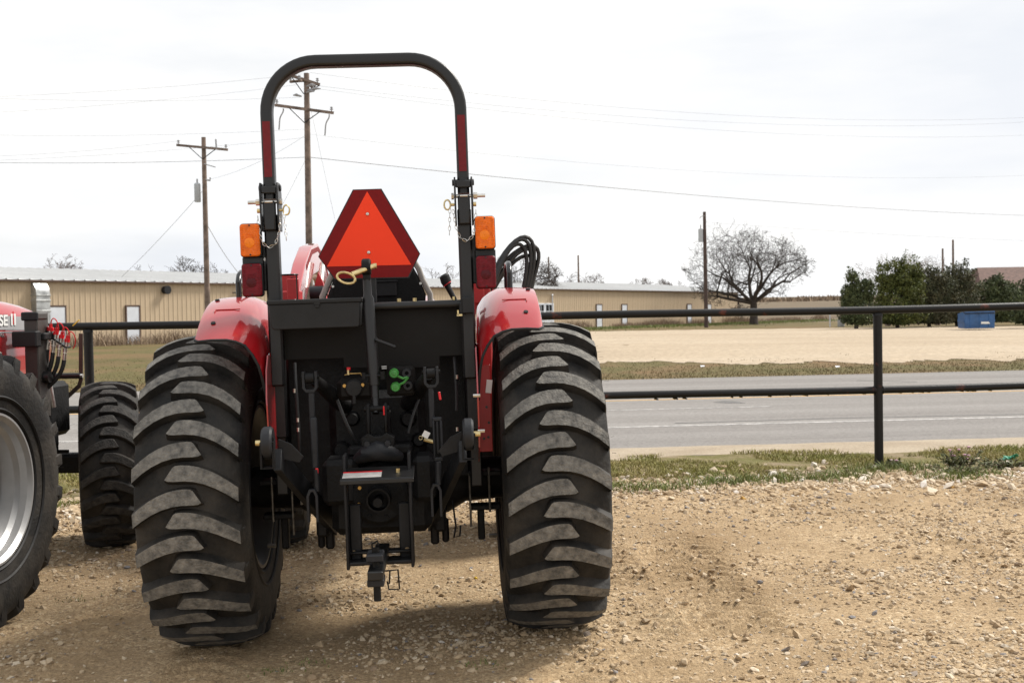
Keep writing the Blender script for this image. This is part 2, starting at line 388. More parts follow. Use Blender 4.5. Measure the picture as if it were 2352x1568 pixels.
M['farfield'] = ground_mat('dry_winter_field', [(.3, (.10, .075, .048)), (.5, (.14, .105, .066)), (.7, (.165, .13, .085))], .03, 1.5, .5, 2)
M['paint_w'] = mat('worn_white_road_paint', (.36, .345, .33), .7, 0, .4, 9)
M['paint_y'] = mat('worn_yellow_road_paint', (.52, .31, .10), .7, 0, .18, 6)
M['patch'] = mat('dark_tar_patch', (.10, .095, .09), .7, 0, .2, 6)

def stone_mat():
    m = bpy.data.materials.new('limestone_gravel'); m.use_nodes = True; t = m.node_tree; b = t.nodes['Principled BSDF']
    b.inputs['Roughness'].default_value = .85; b.inputs['Specular IOR Level'].default_value = .25
    a = t.nodes.new('ShaderNodeAttribute'); a.attribute_name = 'tone'
    r = t.nodes.new('ShaderNodeValToRGB'); el = r.color_ramp.elements
    st = [(0, (.22, .21, .21)), (.14, (.31, .22, .135)), (.42, (.41, .305, .19)), (.68, (.49, .39, .27)), (.88, (.60, .51, .39)), (1, (.66, .60, .53))]
    while len(el) < len(st): el.new(.5)
    for e, (p, c) in zip(el, st): e.position = p; e.color = (*c, 1)
    t.links.new(a.outputs['Fac'], r.inputs['Fac'])
    n = t.nodes.new('ShaderNodeTexNoise'); n.inputs['Scale'].default_value = 90; n.inputs['Detail'].default_value = 3
    tcn = t.nodes.new('ShaderNodeTexCoord'); t.links.new(tcn.outputs['Object'], n.inputs['Vector'])
    mr = t.nodes.new('ShaderNodeMapRange'); mr.inputs['To Min'].default_value = .7; mr.inputs['To Max'].default_value = 1.3; t.links.new(n.outputs['Fac'], mr.inputs['Value'])
    v = t.nodes.new('ShaderNodeVectorMath'); v.operation = 'SCALE'; t.links.new(r.outputs['Color'], v.inputs[0]); t.links.new(mr.outputs['Result'], v.inputs['Scale'])
    t.links.new(v.outputs['Vector'], b.inputs['Base Color'])
    return m
M['stone'] = stone_mat()

# ------------------------------------------------------------------ terrain
def hz(x, y):
    x = np.asarray(x, float); y = np.asarray(y, float)
    yard = .014*np.clip(x+.283, -4, 2.5)*(1-sstep(8, 10, y))
    a = (x+20.87)*.607+(y-56.2)*.795; pf = (x+20.87)*.795-(y-56.2)*.607
    far = -.2-.01*np.clip(a, -60, 130)-.006*np.clip(pf, -30, 60)
    far = far+(3.6-far)*sstep(140, 1500, y)*.9
    z = yard*1.0
    z = z+(-.80-z)*sstep(10.9, 16.2, y)
    z = z+(far-z)*sstep(33, 52, y)
    return z

def grid(name, xs, ys, mat_, zf, kind='structure', smooth=True):
    X, Y = np.meshgrid(xs, ys) if np.ndim(ys) == 1 else (np.broadcast_to(xs, ys.shape), ys)
    Z = zf(X, Y); ny, nx = X.shape
    V = np.stack([X, Y, Z], -1).reshape(-1, 3); i = np.arange(ny*nx).reshape(ny, nx)
    F = np.stack([i[:-1, :-1], i[:-1, 1:], i[1:, 1:], i[1:, :-1]], -1).reshape(-1, 4)
    o = obj(name, np_mesh(name, V, F, mat_, smooth)); tag(o, kind=kind); return o

def lin(*segs):
    o = []
    for a, b, n in segs: o += list(np.linspace(a, b, n, endpoint=False))
    return np.array(o+[segs[-1][1]])

def track(x, y, cx, amp, ph, w_=.2):
    # ridges pressed by tyre lugs along a wheel path
    m = np.clip(1-np.abs((x-cx)/w_)**4, 0, 1)
    c = np.abs((x-cx)/w_)
    return amp*m*(.5+.5*np.sin((y+.16*c*c)*2*math.pi/.118+ph))**2
def yard_z(x, y):
    z = hz(x, y)
    z = z+.022*(fbm(x*2.2, y*2.2, 3)-.47)+.016*(fbm(x*9, y*9, 11, 3)-.44)+.008*(fbm(x*28, y*28, 21, 3)-.44)
    f = sstep(3.0, 4.0, y)*(1-sstep(6.4, 7.2, y))*sstep(.18, .5, fbm(x*1.6, y*1.6, 40, 3))*(.7+.7*vnoise(x*14, y*5, 44))
    z = z-.004*f*np.clip(1-((x-1.25-.05*np.sin(y))/.28)**4, 0, 1)-.003*f*np.clip(1-((x-.80)/.24)**4, 0, 1)
    z = z+f*(track(x, y, 1.25+.05*np.sin(y), .030, 0, .3)+track(x, y, .80, .024, 1.5, .26)+track(x, y, -1.62, .016, .7)+track(x, y, 2.75, .02, .2))
    f2 = (1-sstep(5.0, 5.2, y))
    z = z+f2*(track(x, y, -1.0, .016, .4)+track(x, y, .43, .016, .9))
    return z
xs = lin((-40, -5.2, 26), (-5.2, 6.8, 420), (6.8, 50, 26)); ys = lin((-8, 3.6, 14), (3.6, 7.2, 270), (7.2, 9.3, 80), (9.3, 9.4, 2))
edge = 8.95+.35*(fbm(xs*1.3, xs*0, 5)-.45)+.10*(vnoise(xs*6, xs*0, 6)-.5)
T = (ys+8)/17.4
YS = -8+T[:, None]*(edge[None, :]+8)
grid('gravel_yard', xs, YS, M['yard'], yard_z)
e2 = 10.48+.5*(fbm(xs*.9, xs*0, 15)-.45)
def mid_z(x, y): return hz(x, y)+.03*(fbm(x*3, y*3, 31)-.45)*(1-sstep(12, 15, y))
grid('grass_verge', xs, edge[None, :]+np.linspace(0, 1, 40)[:, None]*(e2-edge)[None, :], M['verge'], mid_z)
xw = lin((-160, -8, 30), (-8, 12, 80), (12, 200, 40))
e2w = np.interp(xw, xs, e2); e2w = np.where((xw < -40) | (xw > 50), 10.45, e2w)
grid('dirt_shoulder', xw, e2w[None, :]+np.linspace(0, 1, 40)[:, None]*(16.75+.12*(fbm(xw*1.1, xw*0, 8)-.45)-e2w)[None, :], M['shoulder'], lambda x, y: hz(x, y)-.0+.012*(fbm(x*4, y*4, 33)-.45)*(1-sstep(14, 16.5, y)))
# road: a slab 35 mm proud of the dirt
b = MB(); b.box((20, 24.6, -.80), (400, 15.9, .1), .03); rd = b.build('road', M['road']); tag(rd, kind='structure')
RZ = -.75
def marking(name, segs, m):
    b = MB()
    for (x0, x1, y, wd) in segs: b.box(((x0+x1)/2, y, RZ+.003), (x1-x0, wd, .004))
    o = b.build(name, m); tag(o, kind='structure')
marking('road_edge_line', [(-180, 220, 20.15, .15)], M['paint_w'])
marking('road_lane_line', [(-182.9+k*12.2, -182.9+k*12.2+6.4, 23.35, .10) for k in range(32)], M['paint_w'])
marking('road_centre_line', [(-180, 220, 25.6, .13), ], M['paint_y'])
for (x, y, pts) in ((5.6, 24.6, [(0, 0), (.5, .35), (.9, .1), (1.0, -.35), (.4, -.3)]), (8.2, 26.6, [(0, 0), (.6, .2), (1.4, .15), (1.5, -.25), (.5, -.2)])):
    b = MB(); b.prism([(x+.6*u, y+v) for u, v in pts], 'z', RZ, RZ+.004); tag(b.build('tar_patch', M['patch']), kind='structure')
def crack(pts):
    b = MB(); P = [Vector((x, y, RZ+.004)) for x, y in pts]
    for p, q_ in zip(P, P[1:]): 
        d = (q_-p); n_ = Vector((-d.y, d.x, 0)).normalized()*.05
        b.add([p-n_, q_-n_, q_+n_, p+n_], [(0, 1, 2, 3)])
    tag(b.build('road_crack', M['patch']), kind='structure')
crack([(12.7, 25.2), (13.4, 25.0), (13.1, 24.5), (12.8, 24.1)]); crack([(10.6, 30.0), (11.4, 29.4), (11.8, 29.0)]); crack([(4, 20.6), (7, 20.75), (10, 20.62), (14, 20.7)])
# far side of the road
xf = lin((-900, -60, 24), (-60, 60, 121), (60, 900, 24))
def far_z(x, y): return hz(x, y)+.05*(fbm(x*.8, y*.8, 51)-.45)*sstep(33, 36, y)
grid('grass_bank', xf, np.linspace(0, 1, 60)[:, None]*(90)+32.4+0*xf[None, :], M['bank'], far_z)
yf = np.concatenate([np.linspace(122.4, 400, 30), np.geomspace(420, 4500, 30)])
grid('field', np.linspace(-3500, 3500, 141), yf, M['farfield'], lambda x, y: hz(x, y)+6*sstep(300, 900, y)*(fbm(x*.004, y*.004, 61)-.5))
xc = np.linspace(1.2, 75, 371)
near = 38.0+3.0*np.exp(-((xc-1)/7)**2)+1.6*(fbm(xc*.5, xc*0, 71)-.45)+1.5*(vnoise(xc*1.6, xc*0, 72)-.5)+.9*(vnoise(xc*4.5, xc*0, 73)-.5)
farc = 83+3.5*np.sin((xc-8)/16)+2.5*(fbm(xc*.3, xc*0, 75)-.45)
q_ = np.clip((xc-1.2)/2.0, 0, 1)**.5; near = 61+(near-61)*q_; farc = 62+(farc-62)*q_
tv = np.linspace(0, 1, 50)[:, None]
grid('gravel_clearing', xc, near[None, :]+tv*(farc-near)[None, :], M['clearing'], lambda x, y: far_z(x, y)+.012*(1-.9*(np.abs(x-1.2)<.1)))

# ------------------------------------------------------------------ loose gravel (uncountable)
def ico():
    p = (1+5**.5)/2
    v = np.array([(-1, p, 0), (1, p, 0), (-1, -p, 0), (1, -p, 0), (0, -1, p), (0, 1, p), (0, -1, -p), (0, 1, -p), (p, 0, -1), (p, 0, 1), (-p, 0, -1), (-p, 0, 1)], float)
    v /= np.linalg.norm(v, axis=1)[:, None]
    f = np.array([(0, 11, 5), (0, 5, 1), (0, 1, 7), (0, 7, 10), (0, 10, 11), (1, 5, 9), (5, 11, 4), (11, 10, 2), (10, 7, 6), (7, 1, 8), (3, 9, 4), (3, 4, 2), (3, 2, 6), (3, 6, 8), (3, 8, 9), (4, 9, 5), (2, 4, 11), (6, 2, 10), (8, 6, 7), (9, 8, 1)])
    return v, f
def stones(name, px, py, size, tone, zf, sink=.25):
    v, f = ico(); n = len(px); r = np.random.default_rng(5)
    V = np.repeat(v[None], n, 0)*(1+.28*r.standard_normal((n, 12, 1)).clip(-1.6, 1.6))
    V *= (size[:, None]*np.stack([np.ones(n), r.uniform(.6, 1, n), r.uniform(.35, .75, n)], -1))[:, None, :]
    a = r.uniform(0, 2*np.pi, n); ca, sa = np.cos(a)[:, None], np.sin(a)[:, None]
    tl = r.normal(0, .25, n)[:, None]
    x, y, z = V[..., 0], V[..., 1], V[..., 2]
    z2 = z+tl*x; X = x*ca-y*sa; Y = x*sa+y*ca
    base = zf(px, py)
    W = np.stack([X+px[:, None], Y+py[:, None], z2+base[:, None]+(size*(.5-sink))[:, None]*.6], -1).reshape(-1, 3)
    F = (f[None]+(np.arange(n)*12)[:, None, None]).reshape(-1, 3)
    me = np_mesh(name, W, F, M['stone'], False, {'tone': np.repeat(tone, 12)})
    return me
N = 150000
py = 3.7+5.5*rng.uniform(0, 1, N)**1.25
px = rng.uniform(-1, 1, N)*(py*.62+.7)+py*.06
dens = np.clip(2.6*fbm(px*1.0, py*1.4, 81)-.72, .07, 1)*.85
dens *= 1-.45*np.clip(1-np.abs((px-1.1)/.55)**4, 0, 1)*(1-sstep(6.6, 7.4, py))
dens *= 1-.7*np.clip(1-np.abs((px+1.0)/.45)**4, 0, 1)*(1-sstep(5.6, 6, py))
dens = np.maximum(dens, .9*sstep(7.9, 8.6, py))
k = rng.uniform(0, 1, N) < dens; px, py = px[k], py[k]; n = len(px)
size = .0028+.0058*rng.gamma(1.25, .62, n); size = np.minimum(size, .022); size *= 1+.55*sstep(7.6, 8.7, py)
tone = np.clip(rng.normal(.53, .18, n), 0, 1); tone = np.where(rng.uniform(0, 1, n) < .07, rng.uniform(0, .12, n), tone); tone = np.clip(tone+.12*sstep(7.8, 8.8, py), 0, 1)
o = obj('loose_gravel', stones('loose_gravel', px, py, size, tone, yard_z)); tag(o, 'loose tan and grey limestone gravel strewn over the yard', 'gravel', kind='stuff')
n = 2200; px = rng.uniform(-5, 7.5, n); py = 8.55+rng.normal(.35, .42, n).clip(-.8, 1.3)
k = py > 7.9; px, py = px[k], py[k]; n = len(px)
o = obj('border_stones', stones('border_stones', px, py, .012+.017*rng.gamma(1.4, .5, n).clip(0, 2), np.clip(rng.normal(.72, .2, n), 0, 1), lambda x, y: np.where(y > 8.95, mid_z(x, y), yard_z(x, y))))
tag(o, 'pale coarse stones piled along the yard edge under the fence', 'stones', kind='stuff')

# ------------------------------------------------------------------ grass blades (uncountable)
def blades(name, px, py, h, wd, lean, zf, mat_, tone=None):
    n = len(px); r = np.random.default_rng(len(name)+n)
    a = r.uniform(0, 2*np.pi, n); b_ = r.uniform(0, 2*np.pi, n); z = zf(px, py)
    dx, dy = np.cos(a)*wd/2, np.sin(a)*wd/2; lx, ly = np.cos(b_)*lean*h, np.sin(b_)*lean*h
    P = np.stack([np.stack([px-dx, py-dy, z-.005], -1), np.stack([px+dx, py+dy, z-.005], -1),
                  np.stack([px+dx*.7+lx*.35, py+dy*.7+ly*.35, z+h*.6], -1), np.stack([px-dx*.7+lx*.35, py-dy*.7+ly*.35, z+h*.6], -1),
                  np.stack([px+lx, py+ly, z+h], -1)], 1).reshape(-1, 3)
    i = np.arange(n)[:, None]*5
    F = np.concatenate([i+np.array([[0, 1, 2]]), i+np.array([[0, 2, 3]]), i+np.array([[3, 2, 4]])])
    t = r.uniform(0, 1, n) if tone is None else tone
    return np_mesh(name, P, F, mat_, False, {'tone': np.repeat(t, 5)})
n = 90000; px = rng.uniform(-6, 9, n); py = rng.uniform(8.9, 10.7, n)
k = fbm(px*1.7, py*2.4, 91) > .39+.14*sstep(10.1, 10.7, py); px, py = px[k], py[k]; n = len(px)
o = obj('verge_grass', blades('verge_grass', px, py, rng.uniform(.012, .04, n), .007+0*px, rng.uniform(.4, 1.4, n), mid_z, M['grass'])); tag(o, 'short olive and straw grass along the fence line', 'grass', kind='stuff')
cl = [(1.2, 8.75), (1.5, 8.6), (1.9, 8.7), (2.2, 8.85), (2.45, 8.8), (2.75, 8.9), (2.9, 8.85), (3.1, 8.95), (3.6, 9.35), (3.75, 9.3), (3.45, 9.25), (-2.25, 8.6), (-2.05, 8.7), (-2.4, 8.8), (-3.2, 8.8), (4.0, 8.8), (3.8, 8.7), (5.3, 9.2), (5.8, 9.3)]
P = []
for cx, cy in cl:
    m_ = int(rng.uniform(90, 330)); P.append(np.stack([rng.normal(cx, .15, m_), rng.normal(cy, .09, m_)], -1))
P = np.concatenate(P); n = len(P)
o = obj('weed_grass', blades('weed_grass', P[:, 0], P[:, 1], rng.uniform(.025, .085, n), .008+0*P[:, 0], rng.uniform(.3, 1.2, n), lambda x, y: hz(x, y), M['plantgreen'])); tag(o, 'bright green grass tufts between the pale border stones', 'grass', kind='stuff')
# tiny seedlings on the yard by the wheel
P = np.concatenate([np.stack([rng.normal(cx, .05, 40), rng.normal(cy, .03, 40)], -1) for cx, cy in ((-.72, 4.62), (-.6, 4.72), (-1.9, 4.7), (-1.9, 6.0), (.1, 4.6), (4.2, 7.6))]); n = len(P)
o = obj('seedling_grass', blades('seedling_grass', P[:, 0], P[:, 1], rng.uniform(.006, .018, n), .005+0*P[:, 0], rng.uniform(.3, 1., n), yard_z, M['plantgreen'])); tag(o, 'tiny green sprouts dotted on the packed gravel', 'sprouts', kind='stuff')
# far verge grass and dry brush
M['bankgrass'] = mat('bank_grass_blades', (.11, .095, .032), .8, 0, .4, .5, col2=(.18, .125, .06), attr='tone')
n = 38000; px = rng.uniform(-26, 46, n); py = 32.6+rng.gamma(1.6, 2.1, n)
k = py < np.where(px > 1.2, np.interp(px, xc, near)-.05+2.6*np.clip(fbm(px*.7, py*.7, 141)-.5, 0, 1)*8, 60); px, py = px[k], py[k]; n = len(px)
o = obj('bank_grass', blades('bank_grass', px, py, rng.uniform(.02, .06, n), .022+0*px, rng.uniform(.3, 1.2, n), far_z, M['bankgrass'])); tag(o, 'short mottled grass on the far roadside bank', 'grass', kind='stuff')
n = 15000; s = rng.uniform(-3, 112, n); q_ = np.abs(rng.normal(0, .8, n))+.15
px = -20.87+.607*s+.795*q_; py = 56.2+.795*s-.607*q_
k = vnoise(s*.35, s*0, 95) > .25; px, py, s = px[k], py[k], s[k]; n = len(px)
o = obj('dry_brush', blades('dry_brush', px, py, rng.uniform(.2, .75, n)*(.5+.8*vnoise(s*.6, s*0, 96)), .03+0*px, rng.uniform(.2, .9, n), far_z, M['drybrush'])); tag(o, 'dry brown brush along the foot of the tan building', 'brush', kind='stuff')
n = 14000; s = rng.uniform(20, 105, n); q_ = 1.5+rng.gamma(1.6, 1.2, n)
px = -20.87+.607*s+.795*q_; py = 56.2+.795*s-.607*q_
o = obj('green_strip_grass', blades('green_strip_grass', px, py, rng.uniform(.06, .22, n), .04+0*px, rng.uniform(.2, .8, n), far_z, M['plantgreen'])); tag(o, 'bright green grass strip before the far tan building', 'grass', kind='stuff')

# ------------------------------------------------------------------ pipe fence
fence = empty('pipe_fence', (0, 9.55, 0)); tag(fence, 'black two rail pipe fence between gravel yard and road', 'fence')
for x in (-9.3, -6.08, -2.86, .35, 3.56, 6.78, 10.0):
    b = MB(); zg = float(hz(x, 9.55))
    b.tube([(x, 0, zg-.3), (x, 0, 1.285)], .0365, 20); p_ = b.build('post', M['pipe'], fence)
    b = MB(); b.tube([(x, 0, 1.262), (x, 0, 1.281)], [.041, .037], 20)
    for k in range(1): pass
    b.build('weld_collar', M['pipe'], p_)
    for q in (-1, 1):
        b = MB(); b.tube([(x+q*.0365, .031*math.cos(a), .648+.0015*x+.006*math.sin(x*1.3)+.031*math.sin(a)) for a in [k*math.pi/6 for k in range(12)]], .0055, 6, closed=True); b.build('weld_bead', M['pipe'], p_)
def rail(z, ys, r, nm):
    b = MB(); xs_ = np.linspace(-11, 11.5, 46)
    b.tube([(x, ys, z+.006*math.sin(x*1.3)+.0015*x) for x in xs_], r, 18); return b.build(nm, M['pipe'], fence)
rail(1.31, 0, .032, 'top_rail')
mr_ = rail(.648, -.0, .0305, 'middle_rail')
b = MB()
for k in range(26):
    x = 1.4+rng.uniform(0, 3.6); b.tube([(x, 0, .622+.0015*x), (x+rng.uniform(.01, .04), 0, .610+.0015*x)], [.012, .004], 6)
b.build('rust_scale', M['pipe'], mr_)['kind'] = 'stuff'

# ------------------------------------------------------------------ wheels
def tyre_mesh(name, Rt, W, sec, rr, nl, lh, hairs=False):
    """lugged industrial tyre; axis x; V of the lugs points up at the rear (-y) face"""
    rc = Rt-lh
    b = MB(); prof = [(-.72*sec, rr), (-.86*sec, rr*1.05), (-.97*sec, rr+.33*(rc-rr)), (-1.0*sec, rr+.55*(rc-rr)), (-.99*sec, rr+.70*(rc-rr)), (-.95*sec, rr+.82*(rc-rr)), (-W*.97, rc-.040), (-W*.8, rc-.021), (-W*.5, rc-.006), (-W*.2, rc)]
    prof = prof+[(-x, r) for x, r in reversed(prof)]
    b.lathe(prof, 120, mi=0)
    # rings moulded in the sidewall
    for sd_ in (-1, 1):
        for q, rad in ((.90, rr*1.10), (.965, rr+.30*(rc-rr))):
            b.lathe([(sd_*q*sec, rad-.008), (sd_*(q*sec+.006), rad), (sd_*q*sec, rad+.008)], 96, mi=2)
    pitch = 2*math.pi/nl; th_ = pitch*.345
    rl = np.random.default_rng(int(nl*10+Rt*100))
    def drop(u): return 0 if u < 0 else .50*pitch*u**1.95
    def top(u): return Rt-.040*(abs(u)**2.8)*Rt/.66
    def P(u, phi, r, s): return (s*u*W, -r*math.cos(phi), r*math.sin(phi))
    US = [0, .04, .12, .26, .4, .55, .7, .85, 1.0]
    for s in (-1, 1):
        for k in range(nl):
            ph0 = k*pitch+(0 if s > 0 else pitch/2)+rl.normal(0, .004)
            vs = []; hh = rl.uniform(-.0015, .0015)
            for t in US:
                ut = -.19+1.19*t; ub = -.34+1.34*t
                r1 = th_*.5*(1-.10*t)*(.72 if t == 0 else .93 if t < .1 else 1)
                for (u, sg) in ((ut, 1), (ub, -1)):
                    ph = ph0-drop(u)+sg*r1
                    vs.append(P(u, ph, top(u)+hh, s)); vs.append(P(u-.03 if t == 0 else u, ph+sg*.022*(.66/Rt), rc-.016-.038*abs(u)**2.8*Rt/.66, s))
            # shoulder wrap
            for (dx, dr, ex) in ((1.03, .026, 1.1), (1.05, .075, 1.3), (1.055, .13, 1.0)):
                for sg in (1, -1):
                    ph = ph0-drop(1.0)*(1+.10*(dx-1)*10)+sg*th_*.45*(1-(dx-1)*1.5)
                    vs.append(P(dx, ph, top(1)-dr*Rt/.66, s)); vs.append(P(dx*.93, ph+sg*.02, top(1)-dr*Rt/.66-.02, s))
            n = len(US)+3; fs = []; ms = []
            for i in range(n-1):
                a = i*4; c = a+4
                fs.append((a, a+2, c+2, c)); ms.append(1 if i < len(US)-1 else 0)
                fs.append((a+1, a, c, c+1)); ms.append(0); fs.append((a+2, a+3, c+3, c+2)); ms.append(0)
            fs.append((0, 1, 3, 2)); ms.append(0); e = (n-1)*4; fs.append((e, e+2, e+3, e+1)); ms.append(0)
            if s > 0: fs = [tuple(reversed(f)) for f in fs]
            base = len(b.v); b.v += vs
            for f, m_ in zip(fs, ms): b.f.append(tuple(i+base for i in f)); b.m.append(m_)
            if hairs and s > 0:
                for q in range(3):
                    ph = ph0-drop(1)+rl.uniform(-.1, .12); p0 = Vector(P(1.08, ph, top(1)-.06, s)); b.tube([p0, p0+Vector((rl.uniform(.01, .022), rl.normal(0, .004), rl.normal(0, .004)))], .0007, 3)
    b.v = [tuple(p) for p in b.v]
    me = bpy.data.meshes.new(name); me.from_pydata(b.v, [], b.f)
    for m_ in ('rubber', 'lug' if hairs else 'lug_clean_shaded', 'rubber_side'): me.materials.append(M[m_])
    me.polygons.foreach_set('material_index', b.m); me.polygons.foreach_set('use_smooth', [True]*len(b.f)); me.update()
    me.set_sharp_from_angle(angle=R(32))
    return me

def rim_mesh(name, rr, sec, mirror, m_='rim'):
    w_ = sec*.80; b = MB()
    prof = [(w_, rr*.985), (w_+.012, rr*1.045), (w_+.022, rr*1.05), (w_+.022, rr*1.02), (w_+.004, rr*.965), (w_-.03, rr*.955), (w_-.05, rr*.90), (w_-.12, rr*.885), (w_-.14, rr*.86), (.35*w_, rr*.845), (.30*w_, rr*.80), (.42*w_, rr*.66), (.40*w_, rr*.40), (.28*w_, rr*.34), (.28*w_, .001)]
    b.lathe(prof, 72)
    prof2 = [(-w_, rr*.985), (-w_-.012, rr*1.045), (-w_-.02, rr*1.05), (-w_-.02, rr*1.01), (-w_-.002, rr*.955), (-w_+.05, rr*.90), (-w_*.2, rr*.87), (.26*w_, rr*.83), (.20*w_, rr*.6), (.18*w_, .001)]
    b.lathe([(x, r) for x, r in reversed(prof2)], 72)
    for k in range(8):
        a = k*math.pi/4; b.cyl((.34*w_, rr*.5*math.cos(a), rr*.5*math.sin(a)), (.40*w_+.03, rr*.5*math.cos(a), rr*.5*math.sin(a)), .013, n=6)
    b.lathe([(.27*w_, rr*.28), (.27*w_+.06, rr*.26), (.27*w_+.07, rr*.2), (.27*w_+.07, .001)], 24)
    if mirror: b.v = [(-x, y, z) for x, y, z in b.v]; b.f = [tuple(reversed(f)) for f in b.f]
    me = bpy.data.meshes.new(name); me.from_pydata(b.v, [], b.f); me.materials.append(M[m_])
    me.polygons.foreach_set('use_smooth', [True]*len(b.f)); me.update(); me.set_sharp_from_angle(angle=R(35)); return me

RT, FT = .666, .515
rear_tyre = tyre_mesh('tyre', RT, .202, .216, .335, 23, .038, True)
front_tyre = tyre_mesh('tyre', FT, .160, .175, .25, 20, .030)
rims = {('rear', s): rim_mesh('rim', .335, .216, s < 0) for s in (-1, 1)}
rims.update({('drear', s): rim_mesh('rim', .335, .216, s < 0, 'rim_dark') for s in (-1, 1)})
rims.update({('front', s): rim_mesh('rim', .25, .175, s < 0) for s in (-1, 1)})
def wheel(parent, which, side, x, y, spin=0, steer=0, rk=None):
    Rr = RT if which == 'rear' else FT
    o = obj(which+'_wheel', rims[(rk or which, side)], parent, (x, y, Rr-.006)); o.rotation_euler = (spin, 0, steer)
    obj('tyre', rear_tyre if which == 'rear' else front_tyre, o, bev=.005)
    return o

def round_rect(w_, h_, r, n=4):
    P = []
    for cx, cy, a0 in ((w_/2-r, h_/2-r, 0), (-w_/2+r, h_/2-r, 90), (-w_/2+r, -h_/2+r, 180), (w_/2-r, -h_/2+r, 270)):
        for k in range(n+1): a = R(a0+90*k/n); P.append((cx+r*math.cos(a), cy+r*math.sin(a)))
    return P

# ------------------------------------------------------------------ main tractor, seen from behind
T1 = empty('compact_tractor', (-.283, 5.15, 0), (0, -.016, 0))
tag(T1, 'red compact tractor seen from behind, roll bar and orange triangle, between two lugged rear tyres', 'tractor', 'red tractors parked nose to the fence')
PI = math.pi
wheel(T1, 'rear', -1, -.718, 0, spin=R(2), rk='drear'); wheel(T1, 'rear', 1, .718, 0, spin=R(4), rk='drear')
wheel(T1, 'front', -1, -.76, 2.1, .1, R(3)); wheel(T1, 'front', 1, .76, 2.1, .3, R(3))

